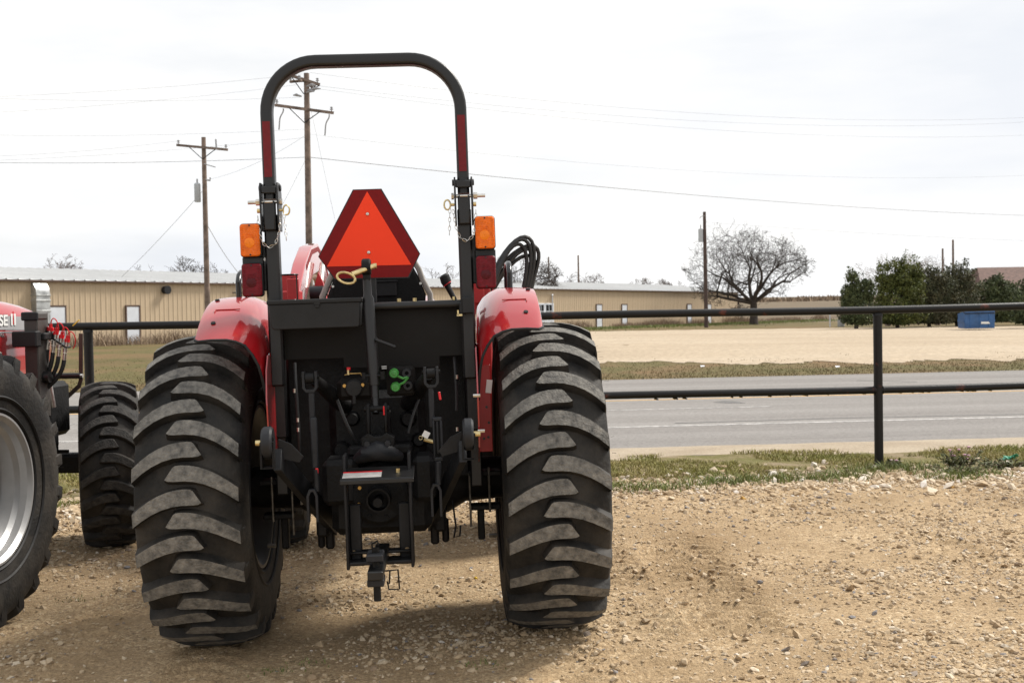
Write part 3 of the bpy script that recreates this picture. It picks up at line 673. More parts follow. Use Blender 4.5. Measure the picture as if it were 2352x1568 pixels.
# roll bar
YR = -.30
def arc(cx, cz, r, a0, a1, n=12, y=YR): return [(cx+r*math.cos(R(a0+(a1-a0)*k/n)), y, cz+r*math.sin(R(a0+(a1-a0)*k/n))) for k in range(n+1)]
RB = .205; zt = 2.422; xl = .393
path = [(-xl, YR, 1.87)]+arc(-xl+RB, zt-RB, RB, 180, 90)+arc(xl-RB, zt-RB, RB, 90, 0)+[(xl, YR, 1.87)]
b = MB(); b.sweep(path, round_rect(.048, .072, .014), (0, 1, 0)); hoop = b.build('roll_bar', M['black'], T1, ang=40)
for s, z0, z1 in ((-1, 1.958, 2.182), (1, 1.958, 2.186)):
    b = MB(); b.box((s*(xl+.0), YR-.0375, (z0+z1)/2), (.031, .002, z1-z0)); b.build('reflective_strip', M['strip'], hoop)
for s in (-1, 1):
    # lower post and hinge
    b = MB(); b.box((s*.392, YR, 1.46), (.056, .07, .70), .008); lp = b.build('roll_bar_post', M['black'], T1)
    b = MB()
    for q in (-1, 1):
        pl = [(YR-.055, 1.74), (YR+.03, 1.74), (YR+.045, 1.80), (YR+.045, 1.90), (YR+.02, 1.935), (YR-.045, 1.935), (YR-.062, 1.91)]
        x0 = s*.392+q*.0345; b.prism([(y, z) for y, z in pl], 'x', x0-.0035, x0+.0035)
    b.box((s*.392, YR-.052, 1.905), (.062, .012, .03), .003); b.box((s*.392, YR-.045, 1.80), (.05, .03, .12), .006)
    b.cyl((s*.392-.045, YR-.01, 1.915), (s*.392+.045, YR-.01, 1.915), .013)
    hg = b.build('hinge_bracket', M['black'], T1, bev=.0015)
    b = MB(); z = 1.858
    b.cyl((s*.392-s*.048, YR-.03, z), (s*.392+s*.088, YR-.03, z), .0075); b.cyl((s*.392+s*.040, YR-.03, z), (s*.392+s*.056, YR-.03, z), .0135, n=6); b.cyl((s*.392-s*.050, YR-.03, z), (s*.392-s*.040, YR-.03, z), .0135, n=6)
    b.cyl((s*.392-.016, YR-.062, z-.002), (s*.392+.016, YR-.062, z-.002), .0055)
    b.build('hinge_bolt', M['zinc'], hg)
    b = MB(); cx = s*.392-s*.056; z = 1.822
    b.tube([(cx-s*.012+.015*s*0+.013*math.cos(a), YR-.055, z+.020*math.sin(a)) for a in [k*PI/6 for k in range(12)]], .0035, 6, closed=True)
    b.cyl((s*.392-s*.04, YR-.05, z), (cx, YR-.055, z), .006, n=8)
    b.build('lock_pin', M['brass'], hg)
    b = MB(); b.cyl((s*.392+s*.036, YR-.045, z), (s*.392+s*.05, YR-.045, z), .009, n=8); b.build('pin_nut', M['brass'], hg)
    # chain
    b = MB()
    def chain(pts):
        P_ = [Vector(p) for p in pts]; dd = [0]
        for a_, c_ in zip(P_, P_[1:]): dd.append(dd[-1]+(c_-a_).length)
        tot = dd[-1]; nlk = max(3, int(tot/.0155))
        for k in range(nlk):
            t = (k+.5)*tot/nlk; i = max(j for j in range(len(dd)) if dd[j] <= t); i = min(i, len(P_)-2)
            c_ = P_[i].lerp(P_[i+1], (t-dd[i])/(dd[i+1]-dd[i])); d = (P_[i+1]-P_[i]).normalized()
            nrm = Vector((0, 1, 0)).cross(d) if k % 2 == 0 else Vector((0, 1, 0)); nrm.normalize()
            b.tube([c_+d*.0105*math.cos(a)+nrm*.0048*math.sin(a) for a in [q*PI/4 for q in range(8)]], .0013, 4, closed=True)
    xi = s*.392-s*.058; xo = s*.392+s*.044
    chain([(xi, YR-.06, 1.805), (xi-s*.006, YR-.06, 1.70)])
    chain([(xi+s*.012, YR-.06, 1.80), (xi+s*.022, YR-.062, 1.73), (s*.392-s*.02, YR-.068, 1.685), (s*.392+s*.006, YR-.068, 1.672), (s*.392+s*.03, YR-.066, 1.69), (xo, YR-.06, 1.74), (xo+s*.004, YR-.05, 1.80)])
    b.build('pin_chain', M['zinc'], hg)['kind'] = 'stuff'
    # lamp bracket and lamps
    b = MB(); b.box((s*.448, YR-.005, 1.60), (.085, .012, .20), .004); b.box((s*.472, YR-.008, 1.58), (.086, .016, .12), .004); lb = b.build('lamp_bracket', M['black'], T1)
    for nm, zc, m1, m2 in (('indicator_lamp', 1.705, 'amber', 'amber_core'), ('tail_lamp', 1.545, 'redlens', 'redlens_d')):
        cx = s*(.473 if nm == 'indicator_lamp' else .472)
        b = MB(); b.prism([(cx+u, zc+v) for u, v in round_rect(.0845, .136, .014)], 'y', YR-.05, YR-.012); hs = b.build(nm, M['plastic'], T1, bev=.003)
        b = MB(); b.prism([(cx+u, zc+v) for u, v in round_rect(.0785, .130, .012)], 'y', YR-.066, YR-.049); ln = b.build('lens', M[m1], hs, bev=.005)
        b = MB()
        for q in range(15):
            zz = zc-.052+q*.0075
            for sg in (-1, 1): b.box((cx+sg*.031, YR-.0665, zz), (.012, .002, .003), .0008)
        for q in range(7): b.box((cx, YR-.0668, zc-.022+q*.0075), (.032, .002, .0025), .0008)
        b.build('lens_ribs', M[m1], hs)['kind'] = 'stuff'
        b = MB(); b.lathe([(-.004, .001), (-.0035, .012), (-.001, .02), (.002, .022)], 24, (cx-.002, YR-.066, zc-.010), 'y'); b.build('lens_dome', M[m2], hs)
        for sg in (-1, 1):
            b = MB(); b.cyl((cx, YR-.069, zc+sg*.059), (cx, YR-.06, zc+sg*.059), .0035, n=8); b.build('lens_screw', M['black'], hs)
    # red bracket ahead of the lamps
    b = MB(); b.box((s*.472, .9, 1.50), (.06, .02, .16), .004); b.build('loader_mast_plate', M['red_flat'], T1)
b = MB(); b.box((-.424, YR-.0115, 1.628), (.012, .002, .012), rot=(0, R(35), 0)); b.build('small_label', M['white'], T1)

# fenders
def fender(s):
    prof = [(.688, .800), (.684, .812), (.668, .818), (.62, .821), (.56, .822), (.525, .818), (.49, .802), (.462, .778), (.441, .745), (.430, .70), (.424, .64), (.420, .56)]
    AZ = .662; th = .006; N_ = 40
    b = MB(); rows = []
    for j, (x, r) in enumerate(prof):
        row = []
        lo = 51.5+(1.2*math.sin(j*.55) if j < 6 else 0)-(2.0*max(0, j-6)); hi = 128
        if j == 0: lo += 4.5
        if j == 1: lo += 1.6
        for k in range(N_+1):
            a = R(lo+(hi-lo)*k/N_)
            # crest flattens and the shell squares off towards the rear
            sq = 1-.035*max(0, math.cos(a))*(1 if j >= 4 else .2)
            row.append((x, -r*sq*math.cos(a), AZ+r*math.sin(a)*(1.0)))
        rows.append(row)
    n = N_+1; vs = [p for r_ in rows for p in r_]; fs = []
    for j in range(len(prof)-1):
        for k in range(N_): a = j*n+k; fs.append((a, a+n, a+n+1, a+1))
    # lower inner skin for thickness
    base = len(vs)
    for j, row in enumerate(rows):
        for (x, y, z) in row:
            d = Vector((0, y, z-AZ)).normalized(); k_ = min(1, max(0, (j-5)/5)); off = d*(-th*(1-k_))+Vector((th*k_, 0, 0)); vs.append((x+off.x, y+off.y, z+off.z))
    m_ = len(rows)
    for j in range(m_-1):
        for k in range(N_): a = base+j*n+k; fs.append((a, a+1, a+n+1, a+n))
    for j in range(m_-1): a = j*n; fs.append((a, base+a, base+a+n, a+n)); a2 = j*n+N_; fs.append((a2, a2+n, base+a2+n, base+a2))
    for k in range(N_): fs.append((k, k+1, base+k+1, base+k)); a = (m_-1)*n+k; fs.append((a, base+a, base+a+1, a+1))
    b.add(vs, fs); o = b.build('fender', M['red'], T1, ang=50, mirror=s < 0)
    # rubber edge
    b = MB(); b.tube([Vector(r_[0])+Vector((0, -.002, -.004)) for r_ in rows], .0055, 8); b.build('edge_trim', M['plastic'], o, mirror=s < 0)
    for (x, a) in ((.655, 80), (.625, 60.5)):
        b = MB(); r = .822; y = -r*math.cos(R(a)); z = .662+r*math.sin(R(a)); nn = Vector((0, y, z-.662)).normalized(); b.cyl(Vector((x, y, z))-nn*.01, Vector((x, y, z))+nn*.0035, .011, .009, n=14)
        b.build('fender_bolt', M['plastic'], o, mirror=s < 0)
    b = MB(); b.tube([(x, -.8225*math.cos(R(a)), .662+.8225*math.sin(R(a))) for x, a in [(.535, 69), (.60, 69), (.635, 69), (.636, 67.4)]], .0022, 6); b.build('pressed_groove', M['red_flat'], o, mirror=s < 0)
    # inner wall and flange
    b = MB(); b.prism([(-.43, .84), (-.465, .95), (-.475, 1.07), (-.455, 1.18), (-.40, 1.24), (-.30, 1.25), (.30, 1.25), (.45, 1.0), (.45, .80), (-.1, .70)], 'x', .414, .4195); b.build('inner_wall', M['red'], o, mirror=s < 0)
    b = MB(); b.box((.446, -.30, .985), (.058, .005, .36), .002)
    if s < 0: return grab(s)
    fl = b.build('rear_flange', M['red_flat'], o, mirror=s < 0)
    for (x, z) in ((.462, .925), (.458, .865), (.44, .86), (.455, .99)): b = MB(); b.cyl((x, -.306, z), (x, -.3028, z), .0055, n=8); b.build('flange_hole', M['black'], fl, mirror=s < 0)
    for (x, z) in ((.412, 1.052), (.425, .91)): b = MB(); b.cyl((x-.014, -.478, z), (x+.014, -.478, z), .007, n=6); b.build('flange_bolt', M['zinc'], fl, mirror=s < 0)
    grab(s)
def grab(s):
    b = MB(); b.tube([(.585, y, z) for y, z in [(-.02, 1.475), (-.025, 1.545), (.0, 1.575), (.05, 1.59), (.16, 1.59), (.215, 1.575), (.235, 1.545), (.24, 1.45)]], .0125, 12); b.build('grab_handle', M['black_gloss'], T1, mirror=s < 0)
fender(-1); fender(1)
b = MB(); b.box((.468, -.3045, 1.075), (.024, .0015, .055), rot=(0, R(8), 0)); b.build('warning_label', M['white'], T1)

# rear panel, toolbox, cross tube
b = MB(); b.prism([(-.412, 1.42), (.41, 1.42), (.41, 1.206), (.269, 1.206), (.269, 1.16), (-.126, 1.172), (-.126, 1.213), (-.412, 1.215)], 'y', -.285, -.275); b.build('rear_panel', M['panel'], T1, bev=.002)
b = MB(); b.tube([(-.06, -.31, 1.420), (.375, -.31, 1.420)], .017, 14); b.box((.16, -.295, 1.432), (.43, .05, .006), .001); b.build('cross_tube', M['black'], T1)
for x in (.112, .176, .338): 
    b = MB(); b.cyl((x, -.305, 1.434), (x, -.305, 1.450), .0085, n=6); b.build('panel_bolt', M['brass'], T1)
b = MB(); b.prism([(-.396, 1.442), (-.036, 1.442), (-.041, 1.352), (-.048, 1.342), (-.378, 1.342), (-.389, 1.352)], 'y', -.46, -.30); tb = b.build('tool_box', M['plastic'], T1, bev=.004)
b = MB(); b.box((-.216, -.381, 1.450), (.374, .168, .019), .004); b.build('tool_box_lid', M['plastic'], tb)
b = MB(); b.box((-.205, -.4625, 1.444), (.026, .008, .02), .002); b.box((-.205, -.463, 1.430), (.018, .007, .012), .002); b.build('latch', M['plastic'], tb)
b = MB(); b.box((.392, YR-.06, 1.412), (.050, .05, .066), .005); b.box((.372, YR-.058, 1.40), (.03, .04, .05), .004); sb = b.build('control_box', M['plastic'], T1)
b = MB(); b.box((.357, YR-.085, 1.374), (.022, .004, .008)); b.box((.351, YR-.085, 1.384), (.006, .004, .02)); b.build('bracket_tab', M['brass'], sb)
# top link with its pin
b = MB(); b.tube([(.012, -.50, 1.00), (.010, -.47, 1.06)], .014, 12); b.tube([(.010, -.47, 1.06), (.008, -.46, 1.12)], .016, 12)
b.tube([(.008, -.46, 1.11), (-.004, -.44, 1.452), (-.006, -.44, 1.468), (-.0065, -.438, 1.53)], [.0225, .0225, .017, .016], 16)
tl = b.build('top_link', M['black'], T1)
b = MB(); b.lathe([(-.018, .014), (-.018, .029), (-.012, .034), (.012, .034), (.018, .029), (.018, .014)], 28, (-.007, -.44, 1.578), 'x', loop=True); b.box((-.0065, -.439, 1.538), (.030, .030, .03), .006); b.build('ball_end', M['cast'], tl)
b = MB(); b.tube([(.025, -.44, 1.582), (-.062, -.50, 1.548)], .0115, 14); b.tube([(-.083+.034*math.cos(a)+.008*math.sin(a), -.507, 1.536-.012*math.cos(a)+.019*math.sin(a)) for a in [k*PI/8 for k in range(16)]], .0055, 8, closed=True)
b.cyl((.02, -.44, 1.582), (.034, -.44, 1.582), .011, n=10); b.build('hitch_pin', M['brass'], tl)
b = MB(); b.tube([(.018, -.455, 1.292), (.028, -.47, 1.287), (.099, -.49, 1.258)], [.009, .006, .006], 8); b.build('adjusting_handle', M['black'], tl)
b = MB(); b.tube([(-.032, -.47, 1.148), (.045, -.47, 1.146)], .006, 8); b.tube([(-.032, -.47, 1.16), (-.032, -.47, 1.135)], .009, 8); b.tube([(.042, -.47, 1.162), (.042, -.47, 1.132)], .011, 8); b.build('clamp', M['cast'], tl)
# slow vehicle sign
YS_ = -.20
b = MB(); b.prism([(-.066, 1.911), (.053, 1.911), (.204, 1.635), (.153, 1.536), (-.158, 1.540), (-.221, 1.637)], 'y', YS_-.001, YS_+.003); sg = b.build('slow_vehicle_sign', M['black'], T1)
b = MB(); b.prism([(-.062, 1.908), (.049, 1.907), (.200, 1.634), (.149, 1.540), (-.154, 1.543), (-.217, 1.636)], 'y', YS_-.003, YS_-.0012); b.build('red_border', M['smvred'], sg)
b = MB(); b.prism([(-.007, 1.901), (.165, 1.590), (-.186, 1.594)], 'y', YS_-.0045, YS_-.0032); b.build('orange_triangle', M['orange'], sg)
for z, x in ((1.807, -.009), (1.647, -.010)):
    b = MB(); b.lathe([(-.006, .001), (-.005, .006), (0, .0085), (.003, .0095)], 16, (x, YS_-.005, z), 'y'); b.build('sign_bolt', M['zinc'], sg)
b = MB(); b.box((-.01, YS_+.012, 1.52), (.05, .012, .30), .003); b.build('sign_post', M['black'], T1)
# seat
b = MB(); b.prism([(-.235, 1.40), (-.24, 1.47), (-.205, 1.56), (-.165, 1.615), (-.11, 1.64), (.10, 1.64), (.15, 1.615), (.18, 1.555), (.212, 1.47), (.205, 1.40)], 'y', .28, .36); st = b.build('seat', M['seat'], T1, bev=.012)
b = MB(); b.box((-.015, .52, 1.33), (.46, .46, .10), .03); b.box((-.015, .28, 1.30), (.30, .2, .2), .01); b.build('seat_cushion', M['seat'], st)
for s, pts in ((-1, [(-.262, 1.42), (-.262, 1.475), (-.236, 1.53), (-.215, 1.575), (-.185, 1.62)]), (1, [(.232, 1.40), (.232, 1.47), (.200, 1.535), (.185, 1.585), (.160, 1.63)])):
    b = MB(); b.sweep([(x, .31, z) for x, z in pts], round_rect(.026, .06, .011), (0, 1, 0)); b.build('seat_trim', M['seatgrey'], st)
b = MB(); b.box((.03, .275, 1.50), (.10, .012, .07), .006); b.box((.03, .27, 1.535), (.11, .012, .008), .002)
b.build('seat_back_pocket', M['plastic'], st)
for x in (-.21, .19): b = MB(); b.cyl((x, .272, 1.52), (x, .28, 1.52), .006, n=8); b.build('seat_button', M['zinc'], st)
# gear knob
b = MB(); b.tube([(.352, .10, 1.42), (.318, .10, 1.49), (.309, .10, 1.515)], [.011, .013, .017], 12); lv = b.build('control_lever', M['black'], T1)
b = MB(); b.tube([(.312, .10, 1.504), (.308, .10, 1.52), (.301, .10, 1.545), (.297, .10, 1.553)], [.018, .0235, .0225, .014], 16); b.build('lever_knob', M['plastic'], lv)
b = MB(); b.tube([(.3135, .10, 1.5085), (.3115, .10, 1.5115)], .0215, 16); b.build('knob_ring', M['redcap'], lv)
# wire cup holder
b = MB()
for z in (1.46, 1.565): b.tube([(-.345+.04*math.cos(a), -.22+.04*math.sin(a), z) for a in [k*PI/8 for k in range(16)]], .0028, 6, closed=True)
b.tube([(-.309, -.24, 1.565), (-.309, -.24, 1.42)], .0028, 6); b.tube([(-.385, -.22, 1.565), (-.38, -.27, 1.565)], .0028, 6); b.build('cup_holder', M['black_gloss'], T1)
# hood and loader
b = MB(); secs = []
for y, hw, zt_, zb in ((1.0, .29, 1.47, .9), (1.25, .30, 1.50, .9), (1.6, .30, 1.49, .9), (2.0, .29, 1.45, .9), (2.35, .27, 1.38, .9), (2.5, .24, 1.28, .9), (2.56, .20, 1.15, .92)):
    secs.append([(-hw, y, zb), (-hw, y, zt_-.20), (-hw*.94, y, zt_-.10), (-hw*.75, y, zt_-.035), (-hw*.4, y, zt_-.005), (hw*.4, y, zt_-.005), (hw*.75, y, zt_-.035), (hw*.94, y, zt_-.10), (hw, y, zt_-.20), (hw, y, zb)])
n = 10; b.add([p for s_ in secs for p in s_], [(i*n+j, (i+1)*n+j, (i+1)*n+j+1, i*n+j+1) for i in range(len(secs)-1) for j in range(n-1)]+[tuple(range(n)), tuple(reversed(range((len(secs)-1)*n, len(secs)*n)))])
hd_ = b.build('hood', M['red'], T1, ang=60)
for s in (-1, 1):
    cpath = [(1.0, 1.36), (1.18, 1.46), (1.45, 1.60), (1.75, 1.70), (2.1, 1.735), (2.45, 1.68), (2.8, 1.50), (3.1, 1.18), (3.4, .75), (3.62, .38)]
    b = MB(); b.sweep([(s*.50, y, z) for y, z in cpath], [(-.085, -.036), (.085, -.036), (.085, .036), (-.085, .036)] if True else 0, (1, 0, 0)); bm_ = b.build('loader_boom', M['red'], T1, bev=.006, ang=50)
    b = MB(); b.sweep([(s*.50-s*.0372, y, z+.052) for y, z in cpath[2:7]], [(-.014, -.0008), (.014, -.0008), (.014, .0008), (-.014, .0008)], (1, 0, 0)); b.build('boom_decal', M['smvred'], bm_)
    b = MB(); b.box((s*.49, 1.0, 1.16), (.09, .14, .72), .008); b.prism([(.92, 1.38), (1.1, 1.38), (1.16, 1.58), (1.0, 1.60)], 'x', s*.545, s*.553); b.build('loader_mast', M['red_flat'], T1)
    b = MB(); b.cyl((s*.43, 1.12, 1.10), (s*.43, 1.75, 1.52), .035); b.build('lift_cylinder', M['black'], T1)
    b = MB(); b.cyl((s*.43, 1.72, 1.50), (s*.43, 2.0, 1.69), .018); b.build('cylinder_rod', M['zinc'], T1)
b = MB(); b.box((-.505, .98, 1.535), (.10, .01, .13), .002); mp_ = b.build('mast_guard', M['red_flat'], T1)
b = MB(); b.cyl((-.485, .972, 1.578), (-.485, .976, 1.578), .009, n=12); b.build('guard_hole', M['black'], mp_)
b = MB(); b.prism([(-.43, 1.47), (-.385, 1.62), (-.36, 1.56), (-.345, 1.47)], 'y', 1.3, 1.36); b.build('boom_stop', M['red_flat'], T1)
b = MB(); b.tube([(-.43, 1.28, 1.51), (-.36, 1.28, 1.51)], .035, 16); b.build('boom_pivot', M['greysteel'], T1)
b = MB(); b.sweep([(0, 3.62, .62), (0, 3.60, .12), (0, 3.68, .03), (0, 4.12, .015)], [(-.006, -.88), (.006, -.88), (.006, .88), (-.006, .88)], (1, 0, 0))
for s in (-1, 1): b.prism([(3.61, .6), (3.60, .12), (3.68, .035), (4.1, .02)], 'x', s*.872, s*.88)
b.build('loader_bucket', M['cast'], T1)
# hose loops at the right of the loader
b = MB()
def bez(P_, n=18):
    P_ = [Vector(p) for p in P_]; o = []
    for i in range(n+1):
        t = i/n; Q = P_
        while len(Q) > 1: Q = [Q[j].lerp(Q[j+1], t) for j in range(len(Q)-1)]
        o.append(Q[0])
    return o
for k, (zs, zt_, xt, xe) in enumerate(((1.50, 1.83, .66, .70), (1.53, 1.86, .70, .715), (1.56, 1.87, .73, .728), (1.49, 1.79, .74, .70), (1.54, 1.80, .78, .735), (1.47, 1.74, .72, .745))):
    b = MB(); d = k*.012
    b.tube(bez([(.545, .95+d, zs), (.60, .96+d, zs+.10), (xt-.02, 1.0, zt_), (xt+.12, 1.0+d, zt_-.02), (xe+.075, 1.02+d, 1.60), (xe, 1.02+d, 1.52), (xe-.015, 1.02, 1.36)]), .0105, 8); b.build('hose_loop', M['hose'], T1)
# chassis, axle, transmission
b = MB(); b.box((0, .55, .86), (.40, 1.6, .42), .03); b.box((0, 1.9, .80), (.34, 1.4, .5), .03); b.build('transmission', M['cast'], T1)
b = MB(); b.box((0, 2.1, .50), (1.25, .14, .15), .02); b.box((0, 2.1, .62), (.3, .3, .2), .02); b.build('front_axle', M['cast'], T1)
b = MB(); b.tube([(-.62, 0, .655), (-.36, 0, .655), (-.28, 0, .66), (.28, 0, .66), (.36, 0, .655), (.62, 0, .655)], [.085, .10, .15, .15, .10, .085], 20); b.build('rear_axle', M['cast'], T1)
b = MB(); b.box((0, .30, 1.12), (.88, .55, .18), .02); b.box((0, .75, .92), (.9, .5, .05), .01); b.build('operator_platform', M['panel'], T1)
b = MB(); b.box((0, -.10, .95), (.78, .10, .56), .02); b.box((0, -.08, .62), (.55, .12, .2), .02); b.build('rear_housing', M['cast'], T1)
for s in (-1, 1):
    b = MB(); b.box((s*.40, -.22, 1.06), (.055, .06, .34), .006); b.box((s*.405, -.20, .80), (.05, .05, .30), .006); b.build('post_support', M['black'], T1)
    b = MB(); b.box((s*.44, -.12, .695), (.14, .10, .022), .004); ub = b.build('axle_clamp', M['cast'], T1)
    b = MB(); b.box((s*.44, -.10, .545), (.13, .08, .022), .004); b.box((s*.42, -.08, .47), (.03, .05, .14), .005); b.build('clamp_base', M['cast'], ub)
    for pts_, r_, nn_ in (([(s*.458, -.165, .72), (s*.458, -.165, .53)], .0055, 10), ([(s*.375, -.165, .70), (s*.375, -.165, .47)], .005, 10), ([(s*.45, -.17, .43), (s*.485, -.17, .43)], .010, 6), ([(s*.42, -.14, .706), (s*.42, -.14, .722)], .012, 6)):
        b = MB(); b.tube(pts_, r_, nn_); b.build('clamp_bolt', M['zinc_shaded'], ub)
    # stabiliser and hanging bits
    b = MB(); b.box((s*.245, -.15, .55), (.05, .2, .16), .01); b.box((s*.22, -.18, .46), (.035, .06, .10), .008); b.box((s*.265, -.1, .45), (.03, .05, .10), .008); b.build('sway_bracket', M['cast'], T1)
    # rockshaft arm and lift link
    b = MB(); b.tube([(s*.10, -.18, .98), (s*.17, -.30, 1.06), (s*.225, -.52, 1.145)], [.04, .034, .022], 12); b.build('lift_arm', M['cast'], T1)
    b = MB(); zt2 = 1.178
    b.sweep([(s*.235-.024, -.55, zt2), (s*.235-.024, -.55, 1.115), (s*.235-.014, -.55, 1.102), (s*.235+.014, -.55, 1.102), (s*.235+.024, -.55, 1.115), (s*.235+.024, -.55, zt2)], [(-.005, -.016), (.005, -.016), (.005, .016), (-.005, .016)], (0, 1, 0))
    b.box((s*.232, -.55, 1.02), (.021, .024, .16), .004)
    if s < 0: b.box((s*.225, -.57, .90), (.026, .024, .20), .005); b.cyl((s*.222, -.585, .80), (s*.219, -.59, .715), .012); 
    else:
        for q in (-1, 1): b.box((.252+q*.0145, -.57, .896), (.009, .022, .165), .003)
        b.box((.252, -.57, .974), (.038, .022, .016), .003); b.box((.252, -.57, .818), (.038, .022, .016), .003); b.tube([(.252, -.57, .97), (.252, -.57, .84)], .006, 8); b.cyl((.250, -.58, .81), (.247, -.59, .72), .012)
    b.sweep([(s*.238-.017, -.60, .60), (s*.238-.017, -.60, .70), (s*.238-.008, -.60, .722), (s*.238+.008, -.60, .722), (s*.238+.017, -.60, .70), (s*.238+.017, -.60, .60)], [(-.005, -.014), (.005, -.014), (.005, .014), (-.005, .014)], (0, 1, 0))
    ll = b.build('lift_link', M['greysteel'], T1, bev=.0012)
    b = MB(); b.cyl((s*.235-.034, -.55, 1.158), (s*.235+.036, -.55, 1.158), .008); b.lathe([(-.016, .01), (-.016, .02), (.016, .02), (.016, .01)], 20, (s*.235, -.55, 1.152), 'x', loop=True); b.build('link_pin', M['cast'], ll)
    if s < 0: b = MB(); b.box((s*.222+.004, -.592, .795), (.012, .006, .022), .002); b.build('red_tag', M['redcap'], ll)
    else: b = MB(); b.box((.266, -.582, 1.065), (.009, .006, .032), .002, rot=(0, R(-8), 0)); b.build('red_tag', M['redcap'], ll)
    # lower arm with hook end
    b = MB(); A_ = Vector((s*.205, -.15, .50)); B_ = Vector((s*.358, -.78, .895)); d_ = (B_-A_)
    b.sweep([A_, A_+d_*.5, A_+d_*.92], [(-.045, -.014), (.045, -.014), (.045, .014), (-.045, .014)], Vector((1, 0, 0)).cross(d_).cross(d_).normalized()*-1 if False else Vector((1, 0, 0)))
    la = b.build('lower_arm', M['arm'], T1, bev=.003)
    b = MB(); b.lathe([(-.018, .020), (-.020, .052), (-.012, .060), (.012, .060), (.020, .052), (.018, .020)], 28, (s*.368, -.80, .935), 'x', loop=True); b.build('ball_hook', M['greysteel'], la)
    b = MB(); b.sweep([(s*.368-.022, -.82, .94), (s*.368-.022, -.82, .845), (s*.368+.022, -.82, .845), (s*.368+.022, -.82, .94)], [(-.003, -.02), (.003, -.02), (.003, .02), (-.003, .02)], (0, 1, 0)); b.build('hook_latch', M['cast'], la)
    b = MB(); b.prism([(s*.345, .935), (s*.30, .915), (s*.255, .865), (s*.27, .845), (s*.33, .86)], 'y', -.70, -.68); b.build('latch_plate', M['arm'], la)
    b = MB(); b.cyl((s*.368+s*.016, -.80, .935), (s*.368+s*.045, -.80, .935), .011); b.build('latch_pin', M['brass'], la)
# hydraulic block, sockets, green caps
b = MB(); b.box((.11, -.36, 1.115), (.115, .05, .12), .012); b.box((-.075, -.36, 1.09), (.15, .04, .09), .02); b.build('remote_valve', M['panel'], T1)
b = MB(); b.lathe([(-.012, .001), (-.011, .030), (-.004, .036), (.02, .036)], 28, (-.08, -.385, 1.095), 'y'); b.box((-.08, -.39, 1.05), (.016, .012, .04), .003); b.build('trailer_socket', M['plastic'], T1)
for x, z in ((-.117, 1.106), (-.044, 1.107)): b = MB(); b.cyl((x, -.392, z), (x, -.383, z), .0075, n=6); b.build('valve_bolt', M['bolt_y'], T1)
for x, z in ((.085, 1.151), (.089, 1.096)):
    b = MB(); b.lathe([(-.012, .001), (-.012, .006), (-.008, .007), (-.007, .013), (-.009, .016), (-.004, .0195), (.02, .0195), (.02, .001)], 24, (x, -.425, z), 'y'); gc = b.build('dust_cap', M['green'], T1)
    b = MB(); b.tube([(x+.012, -.415, z-.012 if z > 1.12 else z+.006), (x+.035, -.41, 1.128 if z > 1.12 else 1.112), (x+.052, -.405, 1.132)], .005, 6); b.build('cap_strap', M['green'], gc)
for x, z in ((.135, 1.148), (.138, 1.098)):
    b = MB(); b.lathe([(-.02, .008), (-.02, .018), (.005, .02), (.005, .008)], 20, (x, -.385, z), 'y', loop=True); b.build('hydraulic_coupler', M['greysteel'], T1)
for x in (.045,): b = MB(); b.box((x, -.388, 1.178), (.02, .003, .003)); b.box((x, -.388, 1.170), (.02, .003, .003)); b.build('coupler_mark', M['white'], T1)
b = MB(); b.tube([(-.115, -.385, 1.15), (-.09, -.39, 1.155), (-.05, -.39, 1.155), (-.045, -.385, 1.14)], .0025, 6); b.cyl((-.10, -.385, 1.15), (-.10, -.385, 1.175), .006); b.build('wire_bail', M['brass'], T1)
b = MB(); b.cyl((-.098, -.387, 1.17), (-.098, -.387, 1.18), .008, n=8); b.build('red_plug', M['redcap'], T1)
# top link bracket casting
b = MB()
for s in (-1, 1): b.box((.016+s*.034, -.50, .975), (.014, .05, .13), .004)
b.prism([(-.045, .865), (.078, .865), (.082, .905), (.052, .925), (.030, .912), (.002, .912), (-.02, .925), (-.05, .905)], 'y', -.53, -.46); b.cyl((-.034, -.50, 1.018), (.066, -.50, 1.018), .012)
tb_ = b.build('top_link_bracket', M['cast'], T1, bev=.003)
for x in (-.025, .055): b = MB(); b.cyl((x, -.545, .884), (x, -.53, .884), .012, n=6); b.build('bracket_bolt', M['greysteel'], tb_)
b = MB(); b.box((.045, -.53, 1.012), (.006, .006, .036), .002); b.build('lock_clip', M['redcap'], tb_)
b = MB()
for x, z, r_ in ((-.10, .96, .03), (.13, .95, .035), (-.15, .83, .04), (.17, .86, .03), (.09, .84, .02), (-.08, .82, .018)): b.lathe([(-.06, .001), (-.06, r_*.7), (-.04, r_), (.05, r_)], 18, (x, -.22, z), 'y')
b.box((.015, -.30, .84), (.26, .2, .04), .01); b.box((.015, -.34, .93), (.09, .12, .14), .01); b.build('lift_housing', M['cast'], T1)
for pts in ([(-.18, -.3, 1.10), (-.13, -.36, 1.0), (-.12, -.36, .93), (-.08, -.34, .87)], [(.20, -.3, 1.08), (.15, -.34, .98), (.13, -.35, .9)], [(-.33, -.25, 1.2), (-.325, -.3, 1.08), (-.315, -.3, .92), (-.32, -.28, .8)], [(.33, -.25, 1.2), (.335, -.3, 1.08), (.33, -.3, .98)]):
    b = MB(); b.tube(bez(pts, 10), .007, 8); b.build('hydraulic_hose', M['hose'], T1)
for x, z in ((-.327, 1.09), (-.318, .97), (-.318, .93), (.337, 1.12), (.33, .905), (-.315, .74), (-.316, .63)): b = MB(); b.cyl((x, -.318, z-.008), (x, -.318, z+.008), .006, n=8); b.build('hose_fitting', M['zinc'], T1)
b = MB(); b.box((.205, -.47, .905), (.026, .002, .026), rot=(0, R(30), 0)); tg = b.build('paper_tag', M['white'], T1)
